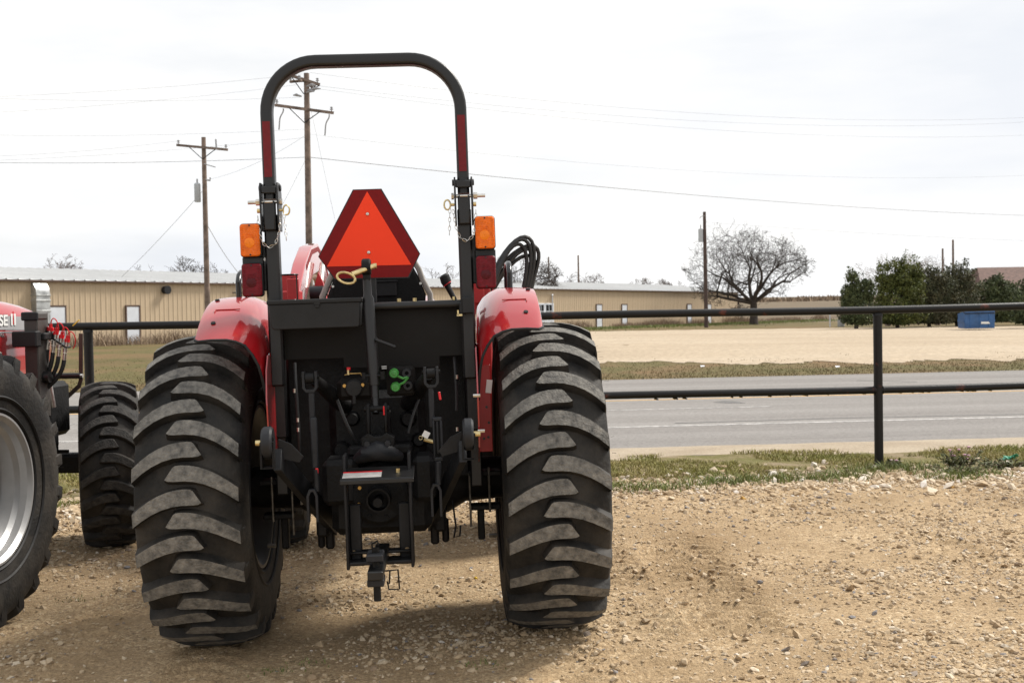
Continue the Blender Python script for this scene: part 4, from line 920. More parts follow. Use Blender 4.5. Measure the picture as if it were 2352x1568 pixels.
b = MB(); b.tube([(.183+.007*math.cos(a), -.47, .892+.007*math.sin(a)) for a in [k*PI/6 for k in range(12)]], .0015, 5, closed=True); b.tube([(.195, -.465, .885), (.235, -.46, .872)], .008, 8); b.build('tag_ring', M['brass'], tg)
# power take-off, shield and drawbar frame
b = MB()
for s in (-1, 1):
    x = .017+s*.123; b.box((x, -.62, .64), (.012, .10, .44), .003); b.box((x-s*.028, -.59, .54), (.045, .03, .24), .004)
b.box((.017, -.62, .442), (.26, .09, .016), .004); b.box((.017, -.60, .475), (.25, .05, .012), .003); fr = b.build('drawbar_frame', M['arm'], T1, bev=.0015)
for x, z in ((-.087, .475), (.118, .478)): b = MB(); b.cyl((x, -.612, z), (x, -.606, z), .009, n=10); b.build('frame_hole', M['yard'], fr)
b = MB(); b.box((.022, -.69, .790), (.275, .15, .006), .002, rot=(R(9), 0, 0)); b.box((.022, -.766, .770), (.275, .006, .016), .002); ps = b.build('pto_shield', M['black'], T1)
b = MB(); b.box((-.035, -.715, .7905), (.145, .075, .0012), rot=(R(9), 0, 0)); lb_ = b.build('shield_label', M['label_shaded'], ps)
b = MB(); b.box((-.035, -.686, .7965), (.147, .010, .0012), rot=(R(9), 0, 0)); b.build('label_stripe', M['redcap'], lb_)
b = MB(); b.cyl((.098, -.70, .79), (.098, -.70, .806), .008, n=6); b.build('shield_bolt', M['brass'], ps)
b = MB(); b.lathe([(-.02, .001), (-.02, .045), (-.005, .05), (-.005, .10), (.01, .115), (.2, .12)], 36, (.012, -.50, .67), 'y'); ph = b.build('pto_housing', M['cast'], T1)
b = MB(); b.cyl((.012, -.62, .665), (.012, -.52, .665), .018, n=12); b.lathe([(-.06, .04), (-.06, .046), (0, .046), (0, .04)], 28, (.012, -.52, .667), 'y', loop=True); b.build('pto_shaft', M['cast'], ph)
for k in range(8):
    a = k*PI/4+.3; b = MB(); b.cyl((.012+.085*math.cos(a), -.515, .67+.085*math.sin(a)), (.012+.085*math.cos(a), -.503, .67+.085*math.sin(a)), .0075, n=6); b.build('housing_bolt', M['bolt_y'] if k in (3, 4) else M['cast'], ph)
b = MB(); b.tube([(-.07, -.48, .82), (-.03, -.52, .845), (.012, -.53, .855), (.055, -.52, .845), (.10, -.48, .82)], [.02, .035, .04, .035, .02], 12); b.build('housing_cover', M['greysteel'], T1)
b = MB(); b.box((-.14, -.40, .73), (.14, .2, .18), .02); b.box((.19, -.40, .73), (.09, .2, .18), .02); b.box((.015, -.35, .62), (.40, .2, .22), .03); b.build('axle_casting', M['cast'], T1)
b = MB(); b.box((.020, -.78, .475), (.055, .50, .032), .004); db = b.build('drawbar', M['black'], T1)
b = MB(); b.box((.018, -.95, .530), (.060, .10, .026), .004); b.box((.018, -.95, .442), (.060, .10, .026), .004); b.box((.030, -.90, .486), (.030, .02, .09), .003); b.build('clevis', M['greysteel'], db)
b = MB(); b.cyl((.020, -.955, .37), (.020, -.955, .56), .0135); b.tube([(.02-.012, -.955, .56), (.02-.012, -.955, .575), (.02+.008, -.955, .585), (.03, -.955, .57)], .004, 6); b.build('clevis_pin', M['cast'], db)
b = MB(); b.tube([(.05, -.93, .47), (.095, -.92, .47), (.098, -.92, .40), (.06, -.92, .40), (.055, -.92, .43)], .0035, 6); b.tube([(.066, -.92, .47), (.062, -.92, .42)], .003, 6); b.build('safety_clip', M['cast'], db)
b = MB(); b.tube([(.30, -.25, .60), (.31, -.3, .50), (.30, -.3, .455), (.325, -.3, .46), (.33, -.28, .50)], .004, 6); b.build('hanging_chain', M['cast'], T1)
# ------------------------------------------------------------------ second tractor at the left edge
T2 = empty('utility_tractor', (-2.965, 5.567, -.036), (0, 0, -R(9)))
tag(T2, 'partly seen red tractor with silver rear rim, dark loader mast and red capped couplers', 'tractor', 'red tractors parked nose to the fence')
wheel(T2, 'rear', 1, .72, 0, .1); wheel(T2, 'rear', -1, -.72, 0, .1)
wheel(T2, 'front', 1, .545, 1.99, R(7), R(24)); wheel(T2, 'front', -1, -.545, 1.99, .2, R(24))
b = MB(); secs = []
for y, hw, zt_ in ((.55, .31, 1.52), (.9, .315, 1.532), (1.2, .315, 1.522), (1.45, .312, 1.50), (1.62, .30, 1.478), (1.76, .275, 1.455), (1.88, .235, 1.43), (1.98, .18, 1.395), (2.05, .11, 1.33), (2.07, .05, 1.22)):
    zb = .97
    secs.append([(-hw, y, zb), (-hw, y, zt_-.17), (-hw*.97, y, zt_-.10), (-hw*.86, y, zt_-.045), (-hw*.6, y, zt_-.012), (-hw*.2, y, zt_), (hw*.2, y, zt_), (hw*.6, y, zt_-.012), (hw*.86, y, zt_-.045), (hw*.97, y, zt_-.10), (hw, y, zt_-.17), (hw, y, zb)])
n = 12; b.add([p for s_ in secs for p in s_], [(i*n+j, (i+1)*n+j, (i+1)*n+j+1, i*n+j+1) for i in range(len(secs)-1) for j in range(n-1)]+[tuple(range(n)), tuple(reversed(range((len(secs)-1)*n, len(secs)*n)))])
hood2 = b.build('hood', M['red'], T2, ang=60)
b = MB(); b.prism([(.7, 1.345), (1.50, 1.325), (1.56, 1.345), (1.50, 1.40), (.7, 1.428)], 'x', .3165, .3178); dc = b.build('hood_stripe', M['decalgrey'], hood2)
b = MB(); b.prism([(.7, 1.330), (1.52, 1.308), (1.52, 1.314), (.7, 1.337)], 'x', .3165, .3175); b.build('pin_stripe', M['decalgrey'], hood2)

def text_mesh(body, size, depth, bold=.0):
    c = bpy.data.curves.new('lettering', 'FONT'); c.body = body; c.size = size; c.extrude = depth; c.offset = bold
    o = bpy.data.objects.new('lettering', c); COL.objects.link(o)
    dg = bpy.context.evaluated_depsgraph_get(); me = bpy.data.meshes.new_from_object(o.evaluated_get(dg)); me.name = 'lettering'
    bpy.data.objects.remove(o); return me
def letters(body, size, y, z, x, m_, parent, bold=0, sx=1.0, depth=.0015):
    me = text_mesh(body, size, depth, bold); me.materials.clear(); me.materials.append(m_)
    o = obj('lettering', me, parent, (x, y, z)); o.rotation_euler = (R(90), 0, R(90)); o.scale = (sx, 1, 1); return o
letters('CASE', .084, 1.005, 1.3565, .3195, M['black'], dc, .0042, 1.16, .0006)
letters('CASE', .084, 1.005, 1.357, .321, M['white'], dc, .0022, 1.16, .0008)
# emblem: two upright bars with a small block between
for y in (1.274, 1.308): b = MB(); b.box((.321, y, 1.388), (.002, .018, .066), .0006); b.build('emblem_bar', M['white'], dc)
b = MB(); b.box((.3208, 1.291, 1.386), (.002, .007, .05)); b.cyl((.320, 1.291, 1.428), (.322, 1.291, 1.428), .0075, n=10); b.build('emblem_core', M['redcap'], dc)
letters('FARMALL', .036, 1.06, 1.295, .3175, M['chrome'], hood2, .0008, .95)
b = MB(); b.box((0, 1.2, .82), (.44, 1.9, .34), .03); b.box((0, .2, .80), (.5, .9, .45), .04); b.build('transmission', M['cast'], T2)
b = MB(); b.tube([(-.6, 0, .655), (-.3, 0, .66), (.3, 0, .66), (.6, 0, .655)], [.09, .14, .14, .09], 18); b.build('rear_axle', M['cast'], T2)
b = MB(); b.box((0, 1.97, .485), (.86, .13, .12), .02); b.box((0, 1.97, .60), (.3, .3, .18), .02); b.cyl((.30, 1.93, .56), (-.3, 1.93, .56), .012); b.build('front_axle', M['cast'], T2)
b = MB(); b.box((.440, 1.32, 1.13), (.080, .13, .60), .006); b.box((.440, 1.31, 1.405), (.095, .13, .05), .012); mst = b.build('loader_mast', M['mast'], T2)
b = MB(); b.box((.425, 1.235, 1.278), (.145, .06, .088), .006); b.box((.455, 1.33, 1.29), (.12, .12, .04), .006); b.build('mast_cover', M['plastic'], mst)
b = MB(); b.box((.440, 1.25, 1.405), (.098, .02, .048), .006); b.build('mast_cap', M['plastic'], mst)
b = MB(); b.cyl((.448, 1.250, 1.075), (.448, 1.257, 1.075), .011, n=14); b.build('mast_hole', M['black'], mst)
b = MB(); b.cyl((.43, 1.32, 1.06), (.515, 1.32, 1.06), .033, n=18); b.build('pivot_boss', M['black'], mst)
b = MB(); b.prism([(.41, .955), (.455, .965), (.45, .94), (.415, .935)], 'y', 1.246, 1.2545); b.build('caution_label', M['yellow'], mst)
b = MB(); b.prism([(1.25, .96), (1.55, .96), (1.62, .88), (1.60, .70), (1.5, .62), (1.2, .62)], 'x', .26, .40); b.box((.33, 1.5, .69), (.16, .22, .12), .01); b.build('loader_subframe', M['cast'], T2, bev=.006)
b = MB(); b.cyl((.40, 1.5, 1.06), (.42, 1.52, .87), .02); b.build('lift_rod', M['zinc'], T2)
# coupler bank
b = MB(); b.sweep([(.462, 1.40, 1.305), (.587, 1.40, 1.222)], [(-.005, -.03), (.005, -.03), (.005, .03), (-.005, .03)], (0, 1, 0)); cb = b.build('coupler_plate', M['black'], T2)
for k in range(4):
    t = k/3; x = .490+.098*t; z = 1.292-.066*t; q = 1.0 if k else 1.3
    b = MB(); b.tube([(x, 1.36, z-.006), (x-.003, 1.36, z-.030)], .0125*q, 12); b.build('hydraulic_fitting', M['zinc'], cb)
    b = MB(); b.tube([(x-.003, 1.36, z-.034), (x-.009, 1.36, z-.078)], .0105*q, 12); b.build('hose_ferrule', M['zinc'], cb)
    b = MB(); b.tube([(x+.002, 1.37, z+.004), (x+.006, 1.37, z+.030)], .0125*q, 12); b.build('coupler_body', M['zinc'], cb)
    b = MB(); b.tube([(x+.006, 1.37, z+.028), (x+.009, 1.37, z+.048)], .0155*q, 12); b.tube([(x+.009, 1.37, z+.047), (x+.012, 1.37, z+.066)], .009, 10); cp = b.build('dust_cap', M['redcap'], cb)
    b = MB(); b.tube(bez([(x+.012, 1.37, z+.062), (x+.018, 1.36, z+.13-.01*k), (x+.07, 1.36, z+.11), (x+.07, 1.37, z+.01), (x+.035, 1.38, z-.01)], 14), .0034, 6); b.build('cap_tether', M['redcap'], cp)
    b = MB(); b.tube(bez([(x-.009, 1.36, z-.074), (x-.02, 1.36, z-.14), (x-.015-.01*k, 1.36, z-.2), (.41, 1.37, .99-.01*k), (.38, 1.36, .93)], 16), .0125, 8); b.build('hydraulic_hose', M['hose'], T2)
b = MB(); b.tube([(.592, 1.45, 1.345), (.632, 1.45, 1.378)], .0035, 6); b.build('zip_tie', M['yellow'], cb)
# loader parking stand and its pivot rod
b = MB(); b.sweep([(.250, 2.25, 1.285), (.240, 2.25, .985), (.226, 2.25, .945), (.045, 2.25, .79)], [(-.013, -.004), (.013, -.004), (.013, .004), (-.013, .004)], (0, 1, 0)); sd2 = b.build('parking_stand', M['rustybar'], T2)
b = MB(); b.cyl((.245, 2.235, 1.012), (.262, 2.235, 1.012), .014, n=6); b.build('stand_bolt', M['zinc'], sd2)
b = MB(); b.cyl((.05, 2.24, 1.012), (.245, 2.24, 1.012), .020, n=12); b.build('stand_rod', M['black'], sd2)

for c_ in T2.children:
    if 'wheel' not in c_.name: c_.location.z += .036
# ------------------------------------------------------------------ long tan building
BL = empty('metal_building', (-20.87, 56.2, -.20), (0, .01, math.atan2(.795, .607)))
tag(BL, 'long low tan ribbed metal building with pale roof across the road', 'building')
S0, S1, EH, DEP, RH = -16.0, 84.7, 3.28, 9.0, .97
PW = .915; npan = int((S1-S0)/PW)
b = MB(); pr = []
x = 0
for k in range(3):
    x0 = k*.305; pr += [(x0, 0), (x0+.20, 0), (x0+.225, -.02), (x0+.28, -.02)]
pr.append((.915, 0)); n = len(pr)
b.add([(u, v, -.5) for u, v in pr]+[(u, v, EH-.1) for u, v in pr], [(i, i+1, n+i+1, n+i) for i in range(n-1)])
p0 = b.build('wall_panel', M['tan'], BL, loc=(S0, 0, 0), ang=20)
for k in range(1, npan+1): obj('wall_panel', p0.data, BL, (S0+k*PW, 0, 0))
b = MB(); xe = S0+(npan+1)*PW
b.box(((S0+xe)/2, DEP, EH/2-.25), (xe-S0-.02, 2*DEP-.06, EH+.2)); b.add([(xe-.01, 0, EH-.15), (xe-.01, 2*DEP, EH-.15), (xe-.01, DEP, EH+RH-.1)], [(0, 1, 2)]); b.add([(S0+.01, 0, EH-.15), (S0+.01, 2*DEP, EH-.15), (S0+.01, DEP, EH+RH-.1)], [(0, 2, 1)]); b.build('inner_shell', M['tan'], BL)
# roof with standing ribs
b = MB(); nr = int((xe-S0+.4)/.61)
for sgn in (0, 1):
    vs = []; fs = []
    for k in range(nr+1):
        xx = S0-.2+k*.61
        for (dx, dz) in ((0, 0), (.5, 0), (.53, .045), (.58, .045)):
            for (yy, zz) in ((-.25, EH-.027), (DEP, EH+RH)):
                y_ = yy if sgn == 0 else 2*DEP-yy
                vs.append((xx+dx, y_, zz+dz))
    m_ = len(vs)//2
    for i in range(m_-1): f = (2*i, 2*i+2, 2*i+3, 2*i+1); fs.append(f if sgn == 0 else tuple(reversed(f)))
    b.add(vs, fs)
rf = b.build('roof', M['roof'], BL, ang=20)
b = MB(); b.box(((S0+xe)/2, -.13, EH-.085), (xe-S0+.3, .24, .07), .01); b.build('eave_trim', M['brown'], BL)
b = MB(); b.box((xe+.02, .02, EH/2-.3), (.08, .1, EH+.3)); b.build('corner_trim', M['brown'], BL)
def bdoor(s0, s1, h=1.97):
    c = (s0+s1)/2; w_ = s1-s0
    b = MB(); b.box((c, -.05, h/2-.02), (w_-.10, .05, h-.02), .004); d_ = b.build('door', M['doorw'], BL)
    b = MB(); b.box((s0+.02, -.055, h/2), (.06, .08, h), .0); b.box((s1-.02, -.055, h/2), (.06, .08, h), .0); b.box((c, -.055, h+.03), (w_+.02, .08, .06)); b.build('door_frame', M['brown'], d_)
    b = MB(); b.cyl((s1-.17, -.075, .95), (s1-.17, -.13, .95), .03, n=10); b.build('handle', M['zinc'], d_)
for a_ in ((2.46, 3.5), (7.03, 7.9), (55.4, 56.4), (59.9, 60.9), (73.15, 74.15), (77.75, 78.75), (-8, -7)): bdoor(*a_)
# galvanised duct
b = MB(); b.sweep([(2.0, -.25, -.1), (2.0, -.25, 2.55), (2.0, -.22, 2.75), (2.0, -.10, 2.9), (2.0, .1, 2.93)], [(-.2, -.37), (.2, -.37), (.2, .37), (-.2, .37)], (1, 0, 0)); dk = b.build('duct', M['duct'], BL)
for z in (1.75, 2.25, 2.5): b = MB(); b.box((2.0, -.25, z), (.80, .46, .09), .01); b.build('duct_band', M['duct'], dk)
b = MB(); b.cyl((9.55, -.03, 2.83), (9.55, -.33, 2.83), .2, .23, n=18); b.build('wall_vent', M['greysteel'], BL)
b = MB(); b.box((15.4, -.12, 2.0), (.3, .2, .5), .02); b.cyl((15.4, -.12, 2.2), (15.4, -.12, 3.5), .035, n=8); b.cyl((14.3, -.1, 2.72), (15.5, -.1, 2.75), .03, n=8); b.box((15.3, -.14, 3.15), (.35, .2, .16), .02); b.build('electric_service', M['greysteel'], BL)
b = MB(); b.cyl((13.0, -.1, .2), (14.6, -.12, 2.0), .03, n=8); b.build('leaning_bar', M['zinc'], BL)
b = MB(); b.box((47.2, -.06, 1.05), (2.6, .10, 2.1), .01); wf = b.build('window', M['doorw'], BL)
for x in (46.55, 47.75):
    b = MB(); b.box((x, -.115, 1.45), (.85, .012, 1.05)); pn = b.build('pane', M['glass'], wf)
    b = MB(); b.box((x, -.122, 1.45), (.05, .012, 1.05)); b.box((x, -.122, 1.45), (.85, .0121, .05)); b.build('glazing_bar', M['doorw'], pn)
b = MB(); b.cyl((48.3, -.1, 1.4), (48.3, -.1, 2.75), .05, n=8); b.tube([(48.3, -.1, 2.72), (47.9, -.4, 2.78), (47.6, -.5, 2.72)], .05, 8); b.build('vent_pipe', M['doorw'], BL)

# ------------------------------------------------------------------ utility poles
def pole(name, x, y, z0, z1, r, m_, label, group, lean=0):
    o = empty(name, (x, y, z0)); tag(o, label, 'utility pole', group)
    b = MB(); b.tube([(0, 0, -.3), (lean*.5, 0, (z1-z0)*.5), (lean, 0, z1-z0)], [r*1.15, r, r*.82], 14); b.build('shaft', m_, o); return o
def crossarm(o, z, half, tilt, yaw, m_, ins=True, brace=True):
    c, s = math.cos(yaw), math.sin(yaw)
    def P_(u, v, w_): return (u*c-v*s, u*s+v*c, z+w_+u*tilt)
    b = MB(); b.tube([P_(-half, -.16, 0), P_(half, -.16, 0)], .075, 4); a = b.build('crossarm', m_, o, ang=30)
    if brace:
        b = MB()
        for q in (-1, 1): b.tube([P_(q*.62, -.2, -.03), (0, -.14, z-.55)], .02, 6)
        b.build('arm_brace', M['greysteel'], a)
    if ins:
        for q in (-1, 1):
            b = MB(); b.lathe([(0, .02), (.05, .02), (.06, .07), (.09, .07), (.10, .035), (.13, .035), (.14, .06), (.17, .055), (.19, .02), (.19, .001)], 12, P_(q*(half-.09), -.16, .06), 'z'); b.build('insulator', M['insul'], a)
    return a
TP = pole('utility_pole', -5.6, 48.5, -.3, 10.95, .135, M['wood'], 'tallest weathered utility pole with two crossarms, seen through the roll bar', 'utility poles', .12)
crossarm(TP, 9.78, 1.18, -.13, .1, M['wood'])
tp_arm = crossarm(TP, 10.95, .62, -.22, .5, M['wood'])
for q, (ax, az, ay) in enumerate(((-.50, 11.1, -.35), (-.12, 11.12, -.45), (.42, 10.85, .2))):
    b = MB(); b.tube([(ax, ay, az-.25), (ax*.2, 0, 10.95)], .06, 8); b.build('top_arm', M['wood'], TP)
    b = MB(); b.lathe([(0, .02), (.05, .02), (.06, .07), (.09, .07), (.10, .035), (.14, .06), (.17, .055), (.19, .001)], 12, (ax, ay, az-.22), 'z'); b.build('insulator', M['insul'], TP)
for x, z in ((-1.02, 9.5), (.82, 9.25)):
    b = MB(); b.tube(bez([(x+.2, -.2, z+.3), (x+.22, -.2, z+.02), (x-.02, -.25, z+.1), (x+.06, -.25, z-.25), (x, -.2, z-.55)], 10), .032, 6); b.build('fuse_cutout', M['insul'], TP)
for x, z in ((.35, 10.75), (.5, 10.6), (.32, 10.5), (-.3, 10.35)):
    b = MB(); b.tube([(x*.3, -.1, z-.05), (x, -.2, z), (x*1.4, -.2, z-.02)], [.03, .06, .02], 8); b.build('dead_end_insulator', M['insul'], TP)
LP = pole('utility_pole', -11.4, 56.85, -.4, 9.62, .125, M['wood'], 'utility pole with one crossarm and a grey transformer, left of the roll bar', 'utility poles', .05)
crossarm(LP, 9.52, 1.19, -.10, .05, M['wood'])
b = MB(); b.lathe([(0, .001), (0, .13), (.03, .15), (.85, .15), (.9, .11), (.92, .001)], 18, (-.30, -.05, 6.95), 'z'); tr = b.build('transformer', M['transf'], LP)
b = MB(); b.cyl((-.3, -.05, 7.87), (-.3, -.05, 8.05), .04, n=8); b.build('bushing', M['insul'], tr)
b = MB(); b.tube([(.65, -.15, 9.9), (.67, -.15, 9.4)], .04, 8); b.build('fuse_cutout', M['insul'], LP)
b = MB(); b.tube([(.05, -.1, 8.75), (.6, -.15, 8.58)], .025, 6); b.build('dead_end_insulator', M['insul'], LP)
b = MB(); b.tube([(.12, -.1, 8.0), (.32, -.12, 7.95), (.33, -.12, 8.1)], .04, 6); b.build('lightning_arrester', M['insul'], LP)
RP = pole('utility_pole', 21.15, 95.0, -.75, 8.6, .15, M['woodd'], 'dark slim utility pole standing before the big bare oak', 'utility poles', -.02)
b = MB(); b.lathe([(0, .001), (0, .2), (1.05, .2), (1.1, .001)], 16, (-.36, -.05, 6.9), 'z'); tr = b.build('transformer', M['transf'], RP)
b = MB(); b.cyl((-.36, -.05, 8.0), (-.36, -.05, 8.3), .04, n=8); b.build('bushing', M['insul'], tr)
b = MB(); b.tube([(0, -.1, 9.05), (-.35, -.1, 8.95), (-.45, -.1, 8.8)], .03, 6); b.build('bracket', M['insul'], RP)
for x, y, z, lab in ((13.13, 149.8, 7.32, 'far slim pole behind the tan building, nearer the hose loops'), (15.78, 139.6, 7.06, 'far slim pole behind the tan building, beside a small bare tree'), (50.68, 117.6, 6.2, 'shorter of two far poles above the evergreens'), (47.45, 107.8, 6.6, 'taller of two far poles above the evergreens')):
    pole('utility_pole', x, y, -1.0, z, .11, M['wood'], lab, 'utility poles')

# ------------------------------------------------------------------ overhead wires
def wire(a, c, sag, r, label, grp='overhead wires'):
    b = MB(); A_ = Vector(a); C_ = Vector(c); n = 24
    b.tube([A_.lerp(C_, k/n)-Vector((0, 0, 4*sag*(k/n)*(1-k/n))) for k in range(n+1)], r, 4); o = b.build('overhead_wire', M['wire'], ang=80); tag(o, label, 'wire', grp); return o
wire((-5.5, 48.5, 7.56), (48.3, 89.7, 7.40), .45, .014, 'heaviest overhead cable sagging from the tall pole to the right edge')
wire((-5.6, 48.5, 7.56), (-19.4, 47.35, 7.41), .12, .011, 'lowest overhead cable running left from the tall pole')
hi = ('highest thin wire fading right from the tall pole top', 'middle of the three thin high wires right of the tall pole', 'lowest of the three thin high wires right of the tall pole')
for i_, (a, c) in enumerate((((-5.36, 48.6, 11.0), (35.8, 66.5, 11.66)), ((-4.96, 48.66, 10.46), (37.9, 70.4, 12.02)), ((-4.97, 48.65, 10.33), (40.0, 74.3, 11.73)))): wire(a, c, .9, .0045, hi[i_], 'high wires right of the tall pole')
wire((-5.5, 48.6, 8.51), (42.03, 78.1, 9.55), .9, .004, 'thin lone wire leaving the tall pole between its crossarm and the heavy cable')
hl = ('uppermost wire running left from the tall pole top', 'second wire down running left, steepest of those from the tall pole', 'nearly level thin wire running left above the lower crossarm', 'thin wire running left just below the lower crossarm', 'thin wire slanting left between lower crossarm and lowest cable')
for i_, (a, c) in enumerate((((-5.66, 48.6, 10.94), (-19.31, 47.43, 9.9)), ((-5.87, 48.6, 10.51), (-19.74, 48.44, 9.42)), ((-5.77, 48.6, 10.0), (-19.31, 47.43, 9.96)), ((-5.59, 48.6, 8.71), (-19.34, 47.38, 8.5)), ((-5.59, 48.6, 8.37), (-21.05, 51.47, 7.93)))): wire(a, c, .15, .0045, hl[i_], 'wires left of the tall pole')
wire((-5.6, 48.6, 7.5), (-8.07, 53.66, 4.74), .05, .005, 'faint guy wire slanting down left of the tall pole')
wire((-5.39, 48.6, 9.72), (-4.2, 57.5, .0), .05, .006, 'guy wire slanting down right of the tall pole')
wire((-5.57, 48.63, 8.48), (-11.3, 56.9, 7.6), .25, .005, 'slack wire joining the tall pole to the transformer pole')
wire((-11.5, 56.9, 7.06), (-16.64, 61.5, 3.2), .1, .009, 'service wire from the transformer down left to the building roof')
wire((-11.26, 56.86, 5.4), (-11.2, 67.5, 2.9), .25, .014, 'dark service drop curving from the transformer pole to the wall')
wire((-12.45, 57.0, 9.5), (-23, 53.5, 8.4), .2, .005, 'thin wire leaving the left end of the transformer pole crossarm')
wire((21.2, 95.2, 7.78), (80.6, 126, 6.6), .4, .008, 'far wire running right from the dark slim pole')

# ------------------------------------------------------------------ bare trees
def bare_tree(name, loc, H_, spread, label, limbs, seed, mt, mb, depth=5, r0_=.3, group='bare winter trees', kids=3, trunk_h=.25, twig=.015, env=None):
    rd_ = random.Random(seed); o = empty(name, loc); tag(o, label, 'tree', group)
    tk = MB(); cr_ = MB()
    if env is None: env = (0, H_*.60, H_*.42, H_*.42); depth = 5; twig = .017 if mt is not M['twigpale'] else .010
    def inside(p):
        if not env: return True
        cx, cz, rx, rz = env; return ((p.x-cx)/rx)**2+(p.y/rx)**2+((p.z-cz)/rz)**2 < 1
    def grow(p, d, ln, r, lev, dst):
        nseg = 4 if lev < 2 else 3; pts = [p]; rs = [r]; q = p.copy(); dd = d.copy()
        for i in range(nseg):
            dd = (dd+Vector((rd_.gauss(0, .24), rd_.gauss(0, .24), rd_.gauss(.03, .18)))).normalized()
            q2 = q+dd*ln/nseg
            if not inside(q2) and i > 0: break
            q = q2; pts.append(q.copy()); rs.append(r*(1-.5*(i+1)/nseg))
        m = len(pts)-1
        dst.tube(pts, rs, 7 if lev < 1 else (5 if lev < 2 else 3), cap=False)
        if lev >= depth: return
        for k in range(kids+(1 if lev < 2 else 0)-(1 if lev > 3 else 0)):
            t = rd_.uniform(.3, 1.0) if k else 1.0
            i = min(m-1, int(t*m)); pp = pts[i].lerp(pts[i+1], t*m-i)
            rr_ = max(twig, r*(1-.5*t)*(.84 if k == 0 else .62))
            side = Vector((rd_.gauss(0, 1), rd_.gauss(0, 1), rd_.gauss(.05, .7))).normalized()
            nd = (dd*.7+side*rd_.uniform(.55, 1.0)).normalized()
            grow(pp, nd, ln*rd_.uniform(.5, .8), rr_, lev+1, cr_)
    th_ = H_*trunk_h
    tk.tube([(0, 0, -.4), (.0, 0, 0), (0.02, 0, th_*.5), (0, 0, th_)], [r0_*1.7, r0_*1.25, r0_, r0_*.95], 10)
    for (dx, dz, f, rf_) in limbs:
        dy = rd_.uniform(-.45, .45)
        grow(Vector((0, 0, th_-.15)), Vector((dx, dy, dz)).normalized(), H_*f, r0_*rf_, 0, tk)
    tk.build('trunk', mb, o, ang=60); cr_.build('crown', mt, o, ang=80)
    return o
bare_tree('oak_tree', (29.2, 110.6, -.85), 10.8, 6, 'large spreading bare oak at the right end of the tan building',
    [(-1.0, .50, .36, .6), (-.9, .42, .34, .5), (-.7, .8, .36, .55), (-.3, 1.1, .34, .6), (.05, 1.2, .34, .6), (.35, 1.1, .34, .55), (.7, .8, .34, .55), (.95, .45, .28, .4), (-1.0, .36, .38, .42)], 11, M['bark'], M['bark'], 6, .34, trunk_h=.19, kids=3, twig=.013, env=(-.9, 5.7, 5.9, 4.35))
gen = [(-.8, .6, .38, .5), (-.3, 1, .4, .6), (.3, 1, .4, .55), (.8, .6, .38, .5)]
bare_tree('bare_tree', (6.1, 100.3, -1.0), 8.2, 4, 'bare tree behind the black hose loops above the building roof', [(-1, .45, .4, .5)]+gen+[(1, .4, .38, .5)], 21, M['bark'], M['bark'], 4, .26, kids=3)
bare_tree('bare_tree', (-35.3, 112.3, 0), 7.0, 3, 'small bare treetop over the roof at the far left', gen, 31, M['twig'], M['twig'], 4, .16)
bare_tree('bare_tree', (-27.2, 112, 0), 6.0, 3, 'left of the low bare treetops beside the transformer pole', gen, 32, M['bark'], M['bark'], 4, .2)
bare_tree('bare_tree', (-25.0, 111.5, 0), 6.4, 3, 'middle of the low bare treetops beside the transformer pole', gen, 33, M['bark'], M['bark'], 4, .2)
bare_tree('bare_tree', (-22.6, 112.5, 0), 6.1, 3, 'right of the low bare treetops beside the transformer pole', gen, 34, M['bark'], M['bark'], 4, .2)
bare_tree('bare_tree', (-2.6, 141, -1), 7.2, 3, 'distant bare treetop just right of the seat trim', gen, 35, M['twig'], M['bark'], 4, .2)
bare_tree('bare_tree', (1.0, 141, -1), 7.0, 3, 'distant bare treetop left of the right roll bar post', gen, 36, M['twig'], M['bark'], 4, .2)
bare_tree('bare_tree', (16.6, 140.5, -1), 6.4, 3, 'small bare tree beside the far slim pole over the roof', gen, 37, M['twig'], M['bark'], 4, .16)
for k, x in enumerate((23.5, 25.6, 27.9)):
    bare_tree('bare_tree', (x, 140+k, -1), 5.2-.2*k, 3, ('leftmost', 'middle', 'rightmost')[k]+' of three low bare treetops over the roof before the oak', gen, 40+k, M['twig'], M['bark'], 3, .16)
bare_tree('bare_tree', (35.5, 93, -.8), 6.6, 3, 'pale bare tree rising behind the tall yellow green evergreen', gen, 51, M['twigpale'], M['twigpale'], 4, .16)
bare_tree('bare_tree', (40.5, 95, -.8), 5.6, 3, 'pale bare tree showing between the dark evergreens', gen, 52, M['twigpale'], M['twigpale'], 4, .14)

